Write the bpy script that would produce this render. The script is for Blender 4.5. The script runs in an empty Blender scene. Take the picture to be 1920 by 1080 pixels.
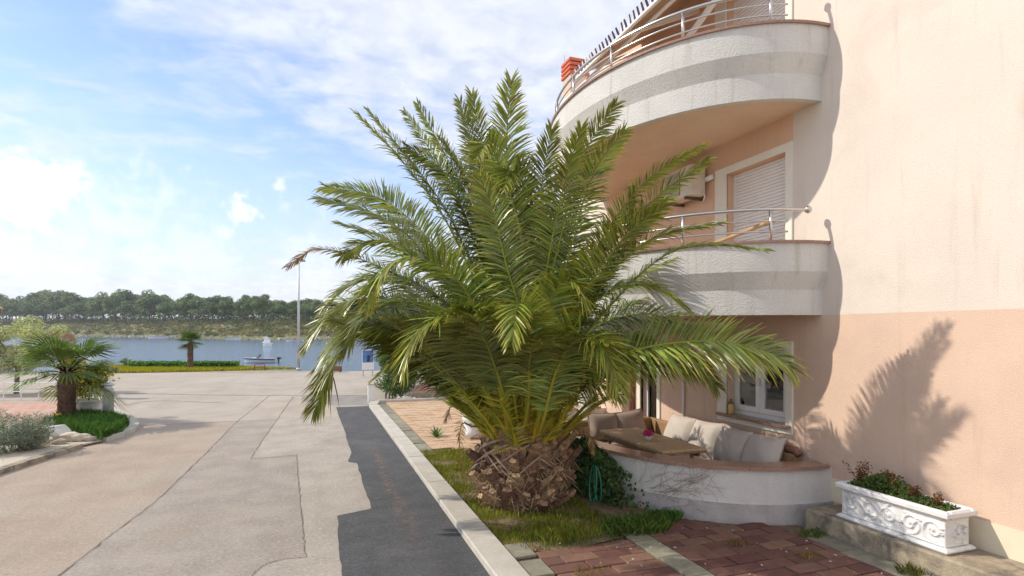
import bpy, bmesh, math, random
import numpy as np
from mathutils import Vector, Matrix
random.seed(7); rng = np.random.default_rng(11)
S = bpy.context.scene
R = math.radians
PI = math.pi
# ------------------------------------------------------------------ camera
FPX, CX, HOR, HC = 1067.0, 960.0, 622.0, 2.45
PSI = math.atan((960-590)/FPX)
cam = bpy.data.cameras.new('camera'); camo = bpy.data.objects.new('camera', cam)
S.collection.objects.link(camo); S.camera = camo
cam.sensor_width = 36; cam.lens = 36*FPX/1920; cam.shift_y = (HOR-540)/1920
cam.clip_start = .1; cam.clip_end = 9000
camo.location = (0, 0, HC); camo.rotation_euler = (PI/2, 0, -PSI)
# ------------------------------------------------------------------ sky, sun, exposure
SUN = Vector((-1, .46, .86)).normalized()            # towards the sun
ELEV = math.asin(SUN.z); ROT = math.atan2(SUN.x, SUN.y)
sd = bpy.data.lights.new('sun', 'SUN'); so = bpy.data.objects.new('sun', sd); S.collection.objects.link(so)
sd.energy = 2.05; sd.angle = R(.8); sd.color = (1, .92, .79)
so.rotation_euler = (-SUN).to_track_quat('-Z', 'Y').to_euler(); so.location = (-20, 13, 25)
SKY_STRENGTH = .15
S.view_settings.view_transform = 'Standard'; S.view_settings.look = 'None'
S.view_settings.exposure = .90; S.view_settings.gamma = 1; S.view_settings.use_curve_mapping = False
S.render.engine = 'CYCLES'
def pixdir(x, y):
    u, v = (x-CX)/FPX, (HOR-y)/FPX
    return Vector((math.sin(PSI)+u*math.cos(PSI), math.cos(PSI)-u*math.sin(PSI), v))
def at(x, y, d):                                     # point on the ray of a photo pixel at depth d metres
    p = pixdir(x, y)*d; return Vector((p.x, p.y, p.z+HC))
def G(x, y, z=0):                                    # point of the level z seen at a photo pixel
    return at(x, y, FPX*(HC-z)/(y-HOR))
class NT:
    def __init__(s, nt): s.nt = nt
    def n(s, t, **k):
        o = s.nt.nodes.new(t)
        for a, b in k.items(): setattr(o, a, b)
        return o
    def l(s, a, b): s.nt.links.new(a, b)
    def math(s, op, a, b=None, clamp=False):
        m = s.n('ShaderNodeMath', operation=op, use_clamp=clamp)
        for i, v in enumerate((a, b)):
            if v is None: continue
            if isinstance(v, (int, float)): m.inputs[i].default_value = v
            else: s.l(v, m.inputs[i])
        return m.outputs[0]
    def mix(s, fac, a, b, mode='MIX'):
        m = s.n('ShaderNodeMix', data_type='RGBA', blend_type=mode)
        for i, v in ((0, fac), (6, a), (7, b)):
            if isinstance(v, (int, float)): m.inputs[i].default_value = v
            elif isinstance(v, (tuple, list)): m.inputs[i].default_value = (*v[:3], 1)
            else: s.l(v, m.inputs[i])
        return m.outputs[2]
    def ramp(s, fac, lo, hi):
        m = s.n('ShaderNodeMapRange', interpolation_type='SMOOTHSTEP')
        s.l(fac, m.inputs[0]); m.inputs[1].default_value = lo; m.inputs[2].default_value = hi
        return m.outputs[0]
    def noise(s, vec, scale, detail=4, rough=.55, dist=0):
        m = s.n('ShaderNodeTexNoise'); m.inputs['Scale'].default_value = scale
        m.inputs['Detail'].default_value = detail; m.inputs['Roughness'].default_value = rough
        m.inputs['Distortion'].default_value = dist
        if vec is not None: s.l(vec, m.inputs['Vector'])
        return m.outputs[0]
    def mapping(s, vec, sc=(1, 1, 1), loc=(0, 0, 0), rot=(0, 0, 0)):
        m = s.n('ShaderNodeMapping'); m.inputs['Scale'].default_value = sc
        m.inputs['Location'].default_value = loc; m.inputs['Rotation'].default_value = rot
        s.l(vec, m.inputs['Vector']); return m.outputs[0]
def make_world():
    w = bpy.data.worlds.new('World'); S.world = w; w.use_nodes = True
    t = NT(w.node_tree); w.node_tree.nodes.clear()
    sky = t.n('ShaderNodeTexSky', sky_type='NISHITA', sun_disc=False)
    sky.sun_elevation = ELEV; sky.sun_rotation = ROT; sky.altitude = 0
    sky.air_density = 1.0; sky.dust_density = .25; sky.ozone_density = 2.2
    tc = t.n('ShaderNodeTexCoord'); D = tc.outputs['Generated']
    sep = t.n('ShaderNodeSeparateXYZ'); t.l(D, sep.inputs[0])
    zc = t.math('MAXIMUM', sep.outputs[2], 0.0)
    den = t.math('ADD', zc, .16)
    cb = t.n('ShaderNodeCombineXYZ')
    t.l(t.math('DIVIDE', sep.outputs[0], den), cb.inputs[0]); t.l(t.math('DIVIDE', sep.outputs[1], den), cb.inputs[1])
    P = cb.outputs[0]
    # high broken cloud: streaks and dapples
    big = t.noise(t.mapping(P, (.42, .7, 1), (3.1, 1.7, 0), (0, 0, .35)), 1.0, 3, .5, .4)
    fine = t.noise(t.mapping(P, (1.6, 2.6, 1), (.4, 2.2, 0), (0, 0, .35)), 2.4, 8, .62, .5)
    dap = t.noise(P, 9.0, 5, .6, .3)
    c1 = t.math('ADD', t.math('MULTIPLY', big, 1.15), t.math('MULTIPLY', fine, .62))
    c1 = t.math('ADD', c1, t.math('MULTIPLY', dap, .16))
    # more cloud towards the east side, a clear lane towards the north-west
    lane = pixdir(150, 220).normalized()
    dt = t.n('ShaderNodeVectorMath', operation='DISTANCE'); t.l(D, dt.inputs[0]); dt.inputs[1].default_value = lane
    c1 = t.math('ADD', c1, t.math('MULTIPLY', t.ramp(dt.outputs['Value'], .05, .75), .24))
    m1 = t.ramp(c1, .79, 1.24)
    m1 = t.math('MULTIPLY', m1, .88)
    # low haze band
    hz = t.math('MULTIPLY', t.math('SUBTRACT', 1, t.ramp(sep.outputs[2], .0, .36)), .86)
    # cumulus
    cn = t.noise(t.mapping(D, (1, 1, 1.6)), 8, 8, .6, .2)
    cn2 = t.noise(D, 42, 6, .6, .2); cum = None
    for (x, y, r, amp) in ((30, 372, .055, 1), (110, 345, .03, 1), (75, 330, .02, 1), (455, 400, .026, 1), (424, 440, .020, .6), (523, 350, .013, .9),
                      (150, 500, .14, .5), (-120, 380, .07, 1), (380, 480, .08, .4), (620, 520, .10, .4), (20, 470, .10, .5)):
        v = t.n('ShaderNodeVectorMath', operation='DISTANCE'); t.l(D, v.inputs[0]); v.inputs[1].default_value = pixdir(x, y).normalized()
        q = t.math('SUBTRACT', 1, t.math('DIVIDE', v.outputs['Value'], r*1.25))
        q = t.math('ADD', q, t.math('MULTIPLY', t.math('SUBTRACT', cn, .5), 2.6))
        q = t.math('ADD', q, t.math('MULTIPLY', t.math('SUBTRACT', cn2, .5), 2.2))
        q = t.math('MULTIPLY', t.ramp(q, .05, .7 if amp == 1 else 1.1), amp)
        cum = q if cum is None else t.math('MAXIMUM', cum, q)
    cloud = t.mix(t.ramp(dap, .3, .7), (3.1, 3.25, 3.6), (3.7, 3.8, 4.0))
    base = t.mix(1.0, sky.outputs[0], (.80, .75, .80), 'MULTIPLY')
    col = t.mix(cum, t.mix(m1, t.mix(hz, base, (2.7, 3.05, 3.5)), cloud), (4.15, 4.2, 4.25))
    w.cycles.sampling_method = 'MANUAL'; w.cycles.sample_map_resolution = 512
    bg = t.n('ShaderNodeBackground'); bg.inputs[1].default_value = SKY_STRENGTH; t.l(col, bg.inputs[0])
    out = t.n('ShaderNodeOutputWorld'); t.l(bg.outputs[0], out.inputs[0])
make_world()
# ------------------------------------------------------------------ materials
M = {}
def mat(name, col, rough=.8, var=.12, scale=4, bump=0, bscale=120, col2=None, spec=.3, metal=0, transl=0,
        streak=0, speck=0, rnd=0, tint=False, bdist=.01, patch=None, coat=0, grain=0, gscale=24):
    m = bpy.data.materials.new(name); m.use_nodes = True; t = NT(m.node_tree)
    b = m.node_tree.nodes['Principled BSDF']; out = m.node_tree.nodes['Material Output']
    pos = t.n('ShaderNodeNewGeometry').outputs['Position']
    c2 = col2 or tuple(min(1, c*(1+var)) for c in col); c1 = col if col2 else tuple(c*(1-var) for c in col)
    c = t.mix(t.ramp(t.noise(pos, scale, 6, .6), .3, .7), c1, c2)
    if patch:                                        # broad worn patches of another colour
        pc, ps, lo, hi = patch
        c = t.mix(t.ramp(t.noise(pos, ps, 5, .6, .6), lo, hi), c, pc)
    if grain:
        gn = t.noise(pos, gscale, 9, .8); c = t.mix(t.math('MULTIPLY', t.ramp(gn, .53, .64), grain), c, tuple(x*.45 for x in col)); c = t.mix(t.math('MULTIPLY', t.math('SUBTRACT', 1, t.ramp(gn, .36, .47)), grain), c, tuple(min(1, x*1.55+.03) for x in col))
        if gscale < 30: st = t.noise(t.mapping(pos, (2.2, .16, 1)), 1.0, 6, .6); c = t.mix(t.math('MULTIPLY', t.ramp(st, .5, .72), .28), c, tuple(x*.72 for x in col))
    if speck:
        sp = t.noise(pos, 95, 2, .7)
        c = t.mix(t.math('MULTIPLY', t.ramp(sp, .52, .72), speck), c, tuple(min(1, x*1.9+.05) for x in col))
        c = t.mix(t.math('MULTIPLY', t.ramp(t.noise(pos, 70, 2, .7), .55, .72), speck), c, tuple(x*.35 for x in col))
    if streak:
        s = t.noise(t.mapping(pos, (5, 5, .45)), 1.6, 5, .6)
        c = t.mix(t.math('MULTIPLY', t.ramp(s, .52, .8), streak), c, (col[0]*.55, col[1]*.5, col[2]*.42))
    if rnd:
        r = t.n('ShaderNodeObjectInfo').outputs['Random']
        hs = t.n('ShaderNodeHueSaturation'); t.l(c, hs.inputs['Color'])
        t.l(t.math('ADD', t.math('MULTIPLY', r, rnd), 1-rnd/2), hs.inputs['Value'])
        t.l(t.math('ADD', t.math('MULTIPLY', r, .03), .485), hs.inputs['Hue']); c = hs.outputs[0]
    if tint:
        a = t.n('ShaderNodeAttribute', attribute_name='tint'); c = t.mix(1.0, c, a.outputs['Color'], 'MULTIPLY')
    t.l(c, b.inputs['Base Color']); b.inputs['Roughness'].default_value = rough
    b.inputs['Specular IOR Level'].default_value = spec; b.inputs['Metallic'].default_value = metal
    b.inputs['Coat Weight'].default_value = coat
    if bump:
        bp = t.n('ShaderNodeBump'); bp.inputs['Strength'].default_value = bump; bp.inputs['Distance'].default_value = bdist
        t.l(t.noise(pos, bscale, 3, .6), bp.inputs['Height']); t.l(bp.outputs[0], b.inputs['Normal'])
    if transl:
        tr = t.n('ShaderNodeBsdfTranslucent'); t.l(t.mix(1.0, c, (1.25, 1.3, .6), 'MULTIPLY'), tr.inputs[0])
        mx = t.n('ShaderNodeMixShader'); mx.inputs[0].default_value = transl
        t.l(b.outputs[0], mx.inputs[1]); t.l(tr.outputs[0], mx.inputs[2]); t.l(mx.outputs[0], out.inputs[0])
    M[name] = m; return m
mat('road', (.36, .288, .226), .9, .10, 1.2, .35, 160, grain=.7, patch=((.36, .31, .258), .35, .45, .7), bdist=.006)
mat('road_mid', (.325, .282, .242), .9, .12, 1.6, .35, 160, grain=.7, patch=((.35, .275, .215), .5, .52, .75), bdist=.006)
mat('road_lane', (.38, .335, .285), .9, .10, 1.6, .3, 160, grain=.6, patch=((.29, .25, .21), .6, .5, .75), bdist=.006)
mat('road_far', (.39, .335, .28), .9, .08, .9, .2, 160, grain=.4, patch=((.43, .38, .33), .3, .45, .7))
mat('asphalt_dark', (.078, .078, .082), .85, .18, 2.5, .5, 170, grain=.8, speck=.5, patch=((.125, .12, .118), .9, .5, .75), bdist=.008)
mat('asphalt_grey', (.27, .25, .23), .9, .15, 2, .3, 160, speck=.4)
mat('seam', (.185, .16, .135), .95, .3, 20)
mat('concrete', (.50, .465, .41), .9, .10, 3, .3, 90, grain=.3, patch=((.45, .41, .35), 1.5, .5, .75))
mat('old_concrete', (.36, .30, .22), .95, .25, 6, .6, 60, patch=((.17, .15, .125), 4, .48, .68), bdist=.02)
mat('flagstone', (.245, .225, .175), .9, .15, 8, .4, 80, rnd=.3, patch=((.25, .26, .17), 3, .5, .7))
mat('red_paver', (.175, .090, .070), .85, .16, 9, .35, 90, rnd=.5, patch=((.15, .09, .075), 3, .5, .75))
mat('tan_paver', (.46, .30, .20), .88, .15, 3, .3, 90, rnd=.35, patch=((.50, .37, .27), 1.2, .45, .7))
mat('joint', (.16, .13, .09), 1, .3, 12)
mat('soil', (.22, .16, .10), 1, .3, 9, .7, 60, bdist=.02)
mat('earth', (.33, .28, .20), 1, .2, 2, .4, 40)
mat('gravel', (.55, .48, .39), 1, .2, 40, .8, 70, speck=.5, bdist=.02)
mat('red_terrace', (.52, .24, .18), .8, .12, 2, .15, 60)
mat('tile', (.5, .42, .34), .5, .1, 3)
mat('wall_up', (.74, .655, .575), .95, .03, 1.1, .45, 75, streak=.26, bdist=.014, grain=.10, gscale=46, patch=((.67, .575, .50), .9, .48, .75))
mat('bay_warm_bounce', (.75, .50, .355), .95, .04, 1.3, .5, 75, streak=.2, bdist=.014, grain=.09, gscale=46)  # peach plaster, with warm bounced light put into its colour
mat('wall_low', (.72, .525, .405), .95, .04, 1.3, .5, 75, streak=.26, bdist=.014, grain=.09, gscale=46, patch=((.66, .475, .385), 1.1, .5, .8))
mat('plinth', (.74, .66, .50), .9, .04, 3, .2, 90)
mat('parapet', (.66, .645, .62), .95, .05, 2, .8, 42, streak=.42, bdist=.016, grain=.16, gscale=46)
mat('soffit', (.72, .55, .415), .95, .05, 2, .4, 150)
mat('terrace_white', (.70, .68, .645), .95, .05, 2.5, .8, 42, streak=.32, bdist=.016, grain=.16, gscale=46)
mat('terrace_grey', (.48, .44, .43), .95, .10, 4, .8, 42, streak=.4, bdist=.016, grain=.2, gscale=46, patch=((.36, .32, .29), 3, .52, .75))
mat('granite', (.33, .195, .14), .22, .3, 70, spec=.6, grain=.4)
mat('surround', (.80, .76, .67), .8, .03, 3)
mat('pvc', (.82, .82, .82), .4, .02, 2, spec=.5)
mat('shutter', (.84, .81, .79), .5, .03, 2)
mat('steel', (.60, .59, .57), .28, .06, 4, metal=1)
mat('brown_pipe', (.25, .12, .09), .45, .1, 4)
mat('terracotta', (.58, .15, .08), .8, .15, 10)
mat('tan_cloth', (.42, .30, .21), .9, .08, 5)
mat('navy', (.05, .05, .14), .9, .1, 5)
mat('white_cloth', (.78, .78, .80), .9, .05, 5)
mat('awning_white', (.80, .78, .74), .6, .05, 5)
mat('ac_white', (.72, .66, .55), .5, .06, 5)
mat('dark', (.025, .025, .028), .6, .2, 4)
mat('dark_grille', (.10, .09, .08), .6, .2, 4)
mat('rattan', (.36, .22, .115), .7, .25, 60, .8, 130, bdist=.01)
mat('table_wood', (.56, .40, .24), .55, .12, 12)
mat('teak', (.50, .33, .17), .6, .15, 15)
mat('cushion', (.56, .495, .44), .95, .05, 3, .25, 220)
mat('cushion_brown', (.42, .33, .27), .95, .08, 4, .25, 220)
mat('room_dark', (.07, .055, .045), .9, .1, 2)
mat('glass_pot', (.6, .62, .65), .15, .05, 5, spec=.6)
mat('pink_flower', (.60, .06, .20), .7, .3, 40)
mat('lantern', (.62, .45, .14), .6, .15, 20)
mat('stone_white', (.76, .755, .745), .9, .05, 6, .4, 70, patch=((.40, .37, .33), 7, .56, .74))
mat('bark', (.17, .105, .07), .95, .35, 16, .8, 50, rnd=.5, bdist=.02)
mat('boot', (.25, .15, .095), .9, .4, 22, .6, 60, rnd=.9)
mat('boot_cut', (.36, .235, .14), .9, .4, 26, .5, 60, rnd=.8)
mat('straw', (.40, .29, .17), .9, .3, 14)
mat('dry_leaf', (.33, .25, .19), .85, .25, 8)
mat('frond_a', (.165, .238, .044), .33, .22, 2.5, spec=.6, transl=.12, tint=True)
mat('rachis', (1, 1, 1), .5, .0, 4, spec=.4, tint=True)
mat('fan_leaf', (.125, .205, .036), .42, .2, 3, spec=.5, transl=.2, tint=True)
mat('grass', (.13, .17, .035), .8, .25, 6, transl=.25, tint=True)
mat('leaf', (.085, .135, .030), .6, .25, 3, transl=.2, tint=True, spec=.4)
mat('pine', (.15, .21, .080), .8, .2, .08, transl=.15, tint=True)
mat('pine_bark', (.20, .16, .13), .95, .2, 1)
mat('shrub', (.24, .21, .10), .9, .3, .1, transl=.1, tint=True)
mat('far_ground', (.17, .17, .075), 1, .35, .05, patch=((.25, .17, .10), .03, .55, .75))
mat('rock', (.50, .43, .34), .9, .2, 6, .6, 30, rnd=.5)
mat('shore_rock', (.60, .57, .52), .95, .2, .5)
mat('pot_white', (.80, .79, .77), .5, .03, 4)
mat('grey_metal', (.42, .43, .45), .5, .06, 6, metal=.3)
mat('galv', (.52, .53, .55), .45, .06, 4, metal=.5)
mat('wood_post', (.32, .19, .13), .9, .25, 9)
mat('hose', (.015, .15, .095), .4, .1, 9, spec=.5)
mat('boat_white', (.80, .80, .80), .3, .03, 2, spec=.5, coat=.3)
mat('boat_dark', (.05, .055, .07), .3, .1, 2)
mat('boat_glass', (.05, .08, .11), .1, .1, 2, spec=.6)
mat('maroon', (.30, .06, .06), .5, .1, 5)
mat('blue_panel', (.10, .22, .48), .5, .2, 6)
mat('brown_box', (.24, .12, .08), .8, .2, 6)
mat('yellow_flower', (.75, .55, .03), .7, .2, 20)
mat('debris', (.6, .55, .48), .9, .3, 30)
def make_special():
    m = bpy.data.materials.new('sea'); m.use_nodes = True; t = NT(m.node_tree); b = m.node_tree.nodes['Principled BSDF']
    pos = t.n('ShaderNodeNewGeometry').outputs['Position']
    b.inputs['Base Color'].default_value = (.07, .13, .22, 1); b.inputs['Roughness'].default_value = .12
    b.inputs['IOR'].default_value = 1.33
    bp = t.n('ShaderNodeBump'); bp.inputs['Strength'].default_value = .9; bp.inputs['Distance'].default_value = .12
    w = t.math('ADD', t.noise(t.mapping(pos, (.55, 1.4, 1), rot=(0, 0, -.3)), 1.1, 6, .65), t.math('MULTIPLY', t.noise(pos, .09, 3), 1.2))
    t.l(w, bp.inputs['Height']); t.l(bp.outputs[0], b.inputs['Normal']); M['sea'] = m
    m = bpy.data.materials.new('glass'); m.use_nodes = True; b = m.node_tree.nodes['Principled BSDF']
    b.inputs['Base Color'].default_value = (.9, .92, .9, 1); b.inputs['Roughness'].default_value = .01
    b.inputs['Transmission Weight'].default_value = 1; b.inputs['IOR'].default_value = 1.5; M['glass'] = m
    m = bpy.data.materials.new('left_brick'); m.use_nodes = True; t = NT(m.node_tree); b = m.node_tree.nodes['Principled BSDF']
    pos = t.n('ShaderNodeNewGeometry').outputs['Position']
    br = t.n('ShaderNodeTexBrick'); t.l(t.mapping(pos, (1, 1, 1), rot=(0, 0, .5)), br.inputs['Vector'])
    br.inputs['Scale'].default_value = 1; br.inputs['Brick Width'].default_value = .4; br.inputs['Row Height'].default_value = .2
    br.inputs['Mortar Size'].default_value = .016
    br.inputs['Color1'].default_value = (.50, .25, .18, 1); br.inputs['Color2'].default_value = (.40, .20, .15, 1); br.inputs['Mortar'].default_value = (.52, .42, .33, 1)
    t.l(t.mix(t.ramp(t.noise(pos, 2, 5), .4, .7), br.outputs[0], (.50, .34, .26)), b.inputs['Base Color']); b.inputs['Roughness'].default_value = .9; M['left_brick'] = m
make_special()
def rust_on_asphalt():                                # rusty run-off stain along the patch
    t = NT(M['asphalt_dark'].node_tree); b = t.nt.nodes['Principled BSDF']; src = b.inputs['Base Color'].links[0].from_socket
    pos = t.n('ShaderNodeNewGeometry').outputs['Position']; sp = t.n('ShaderNodeSeparateXYZ'); t.l(pos, sp.inputs[0])
    wob = t.math('MULTIPLY', t.math('SUBTRACT', t.noise(pos, 1.3, 5, .65), .5), .5)
    dx = t.math('ABSOLUTE', t.math('SUBTRACT', t.math('ADD', sp.outputs[0], wob), 1.12))
    m = t.math('MULTIPLY', t.math('SUBTRACT', 1, t.ramp(dx, .0, .16)), t.ramp(t.noise(pos, 9, 5, .7), .42, .62))
    m = t.math('MULTIPLY', m, t.ramp(sp.outputs[1], 5.6, 8)); m = t.math('MULTIPLY', m, t.math('SUBTRACT', 1, t.ramp(sp.outputs[1], 11.5, 13)))
    t.l(t.mix(t.math('MULTIPLY', m, .6), src, (.22, .145, .10)), b.inputs['Base Color'])
rust_on_asphalt()
# ------------------------------------------------------------------ mesh helpers
COL = S.collection
def wloc(o):
    v = Vector((0, 0, 0))
    while o is not None: v += o.location; o = o.parent
    return v
def link_mesh(name, me, parent=None, local=False):
    o = bpy.data.objects.new(name, me); COL.objects.link(o)
    if parent is not None:
        o.parent = parent
        if not local: me.transform(Matrix.Translation(-wloc(parent)))
    return o
def tag(o, label=None, cat=None, group=None, kind=None):
    if label: o['label'] = label
    if cat: o['category'] = cat
    if group: o['group'] = group
    if kind: o['kind'] = kind
    return o
def empty(name, loc, label, cat, group=None, rz=0):
    o = bpy.data.objects.new(name, None); COL.objects.link(o); o.location = loc; o.rotation_euler.z = rz
    o.empty_display_size = .2
    return tag(o, label, cat, group)
def copy_tree(o, parent=None):
    c = o.copy(); COL.objects.link(c)
    if parent is not None: c.parent = parent
    for ch in list(o.children): copy_tree(ch, c)
    return c
class MB:
    def __init__(s): s.v = []; s.f = []; s.mi = []; s.t = []; s.cur = 0; s.tn = None
    def add(s, vs, fs):
        b = len(s.v); s.v += [tuple(p) for p in vs]; s.f += [tuple(b+i for i in f) for f in fs]; s.mi += [s.cur]*len(fs)
        if s.tn is not None: s.t += [s.tn]*len(vs)
        return s
    def box(s, a, b, bevel=0):
        (x0, y0, z0), (x1, y1, z1) = a, b
        if bevel:
            e = bevel
            vs = []
            for z, q in ((z0, e), (z0+e, 0), (z1-e, 0), (z1, e)):
                vs += [(x0+q+(e if q == 0 else 0)*0, y0+q, z), (x1-q, y0+q, z), (x1-q, y1-q, z), (x0+q, y1-q, z)]
            fs = [(3, 2, 1, 0), (12, 13, 14, 15)]
            for k in range(3):
                for i in range(4): fs.append((k*4+i, k*4+(i+1) % 4, k*4+4+(i+1) % 4, k*4+4+i))
            return s.add(vs, fs)
        vs = [(x0, y0, z0), (x1, y0, z0), (x1, y1, z0), (x0, y1, z0), (x0, y0, z1), (x1, y0, z1), (x1, y1, z1), (x0, y1, z1)]
        return s.add(vs, [(3, 2, 1, 0), (4, 5, 6, 7), (0, 1, 5, 4), (1, 2, 6, 5), (2, 3, 7, 6), (3, 0, 4, 7)])
    def obox(s, c, ax, ay, az):                      # oriented box from centre and three half-axis vectors
        c, ax, ay, az = map(Vector, (c, ax, ay, az))
        vs = [c+i*ax+j*ay+k*az for k in (-1, 1) for i, j in ((-1, -1), (1, -1), (1, 1), (-1, 1))]
        return s.add(vs, [(3, 2, 1, 0), (4, 5, 6, 7), (0, 1, 5, 4), (1, 2, 6, 5), (2, 3, 7, 6), (3, 0, 4, 7)])
    def tube(s, pts, r, n=8, cap=True):
        pts = [Vector(p) for p in pts]; N = len(pts)
        if not hasattr(r, '__len__'): r = [r]*N
        vs = []; fs = []; prev = None
        for i, p in enumerate(pts):
            T = (pts[min(i+1, N-1)]-pts[max(i-1, 0)]).normalized()
            a = prev if prev is not None else (Vector((0, 0, 1)) if abs(T.z) < .9 else Vector((1, 0, 0)))
            a = (a-a.dot(T)*T).normalized(); prev = a; b = T.cross(a)
            for k in range(n):
                q = 2*PI*k/n; vs.append(p+(a*math.cos(q)+b*math.sin(q))*r[i])
        for i in range(N-1):
            for k in range(n): fs.append((i*n+k, i*n+(k+1) % n, (i+1)*n+(k+1) % n, (i+1)*n+k))
        if cap: fs += [tuple(range(n-1, -1, -1)), tuple((N-1)*n+k for k in range(n))]
        return s.add(vs, fs)
    def lathe(s, prof, c=(0, 0, 0), n=24, cap=True):
        vs = [(c[0]+r*math.cos(2*PI*k/n), c[1]+r*math.sin(2*PI*k/n), c[2]+z) for r, z in prof for k in range(n)]
        fs = [(i*n+k, i*n+(k+1) % n, (i+1)*n+(k+1) % n, (i+1)*n+k) for i in range(len(prof)-1) for k in range(n)]
        if cap: fs += [tuple(range(n-1, -1, -1)), tuple((len(prof)-1)*n+k for k in range(n))]
        return s.add(vs, fs)
    def poly(s, pts): return s.add(pts, [tuple(range(len(pts)))])
    def prism(s, pts, z0, z1):
        n = len(pts); vs = [(p[0], p[1], z0) for p in pts]+[(p[0], p[1], z1) for p in pts]
        return s.add(vs, [tuple(range(n-1, -1, -1)), tuple(range(n, 2*n))]+[(i, (i+1) % n, n+(i+1) % n, n+i) for i in range(n)])
    def build(s, name, m, parent=None, smooth=False, local=False):
        me = bpy.data.meshes.new(name); me.from_pydata(s.v, [], s.f)
        for k in (m if isinstance(m, (list, tuple)) else [m]): me.materials.append(M[k])
        if isinstance(m, (list, tuple)): me.polygons.foreach_set('material_index', s.mi)
        if s.t and len(s.t) == len(s.v):
            a = me.color_attributes.new('tint', 'FLOAT_COLOR', 'POINT')
            a.data.foreach_set('color', np.array([(x[0], x[1], x[2], 1) for x in s.t], dtype=np.float32).ravel())
        if smooth: me.polygons.foreach_set('use_smooth', [True]*len(me.polygons))
        me.update(); return link_mesh(name, me, parent, local)
def np_mesh(name, V, F, m, parent=None, tint=None, smooth=False, local=False):
    """V (n,3), F (k,3|4) arrays -> one mesh object"""
    me = bpy.data.meshes.new(name); V = np.asarray(V, np.float32); F = np.asarray(F, np.int32)
    me.vertices.add(len(V)); me.vertices.foreach_set('co', V.ravel())
    k = F.shape[1]; me.loops.add(F.size); me.loops.foreach_set('vertex_index', F.ravel())
    me.polygons.add(len(F)); me.polygons.foreach_set('loop_start', np.arange(0, F.size, k, dtype=np.int32))
    me.update(calc_edges=True)
    if tint is not None:
        a = me.color_attributes.new('tint', 'FLOAT_COLOR', 'POINT')
        a.data.foreach_set('color', np.concatenate([np.asarray(tint, np.float32), np.ones((len(V), 1), np.float32)], 1).ravel())
    if smooth: me.polygons.foreach_set('use_smooth', [True]*len(F))
    me.materials.append(M[m]); me.validate(); return link_mesh(name, me, parent, local)
def catmull(P, n):
    P = np.array([tuple(p) for p in P], float); P = np.vstack([2*P[0]-P[1], P, 2*P[-1]-P[-2]]); out = []
    m = len(P)-3
    for u in np.linspace(0, m-1e-6, n):
        i = int(u); t = u-i; a, b, c, d = P[i:i+4]
        out.append(.5*((2*b)+(-a+c)*t+(2*a-5*b+4*c-d)*t*t+(-a+3*b-3*c+d)*t**3))
    out = np.array(out)                               # resample by arc length
    L = np.concatenate([[0], np.cumsum(np.linalg.norm(np.diff(out, axis=0), axis=1))]); s = np.linspace(0, L[-1], n)
    return np.stack([np.interp(s, L, out[:, k]) for k in range(3)], 1), L[-1]
def nrm(a): return a/np.maximum(np.linalg.norm(a, axis=-1, keepdims=True), 1e-9)
def leaf_cards(C, size, normal_bias=None, asp=.55, tint0=(1, 1, 1), tvar=.35, hue=.15):
    """one small diamond-shaped leaf face at each centre"""
    n = len(C); C = np.asarray(C); a = nrm(rng.normal(size=(n, 3)))
    if normal_bias is not None: a = nrm(a+normal_bias)
    b = nrm(np.cross(a, nrm(rng.normal(size=(n, 3))))); c = np.cross(a, b)
    s = (np.asarray(size)*rng.uniform(.6, 1.3, n))[:, None]
    V = np.stack([C-b*s, C+c*s*asp, C+b*s, C-c*s*asp], 1).reshape(-1, 3)
    F = np.arange(n*4).reshape(n, 4)
    t = np.array(tint0)[None]*rng.uniform(1-tvar, 1+tvar, (n, 1))*(1+rng.uniform(-hue, hue, (n, 3))*np.array([1, .3, 1]))
    return V, F, np.repeat(t, 4, 0)
def cat_meshes(L):
    V = []; F = []; T = []; b = 0
    for v, f, t in L: V.append(v); F.append(f+b); T.append(t); b += len(v)
    return np.concatenate(V), np.concatenate(F), np.concatenate(T)
def blades(P, h, w, lean=.5, tint0=(1, 1, 1), tvar=.3, hue=.2):
    n = len(P); P = np.asarray(P); a = rng.uniform(0, 2*PI, n); H = h*rng.uniform(.5, 1.3, n)
    side = np.stack([np.cos(a), np.sin(a), 0*a], 1)*w
    b = rng.uniform(0, 2*PI, n); ln = np.stack([np.cos(b), np.sin(b), 0*b], 1)*(H*rng.uniform(0, lean, n))[:, None]
    up = np.stack([0*H, 0*H, H], 1)
    V = np.stack([P-side, P+side, P+ln*.45+up*.62+side*.5, P+ln+up*.95], 1).reshape(-1, 3)
    F = np.arange(n*4).reshape(n, 4)
    t = np.array(tint0)[None]*rng.uniform(1-tvar, 1+tvar, (n, 1))*(1+rng.uniform(-hue, hue, (n, 3)))
    return V, F, np.repeat(t, 4, 0)
def in_poly(P, poly):
    x, y = P[:, 0], P[:, 1]; r = np.zeros(len(P), bool); n = len(poly)
    for i in range(n):
        x0, y0 = poly[i][:2]; x1, y1 = poly[(i+1) % n][:2]
        c = ((y0 > y) != (y1 > y)) & (x < (x1-x0)*(y-y0)/((y1-y0) or 1e-9)+x0); r ^= c
    return r
def scatter(poly, n, z=0):
    q = np.array([p[:2] for p in poly]); lo, hi = q.min(0), q.max(0)
    P = rng.uniform(lo, hi, (n, 2)); P = P[in_poly(P, poly)]
    return np.concatenate([P, np.full((len(P), 1), z)], 1)
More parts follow.
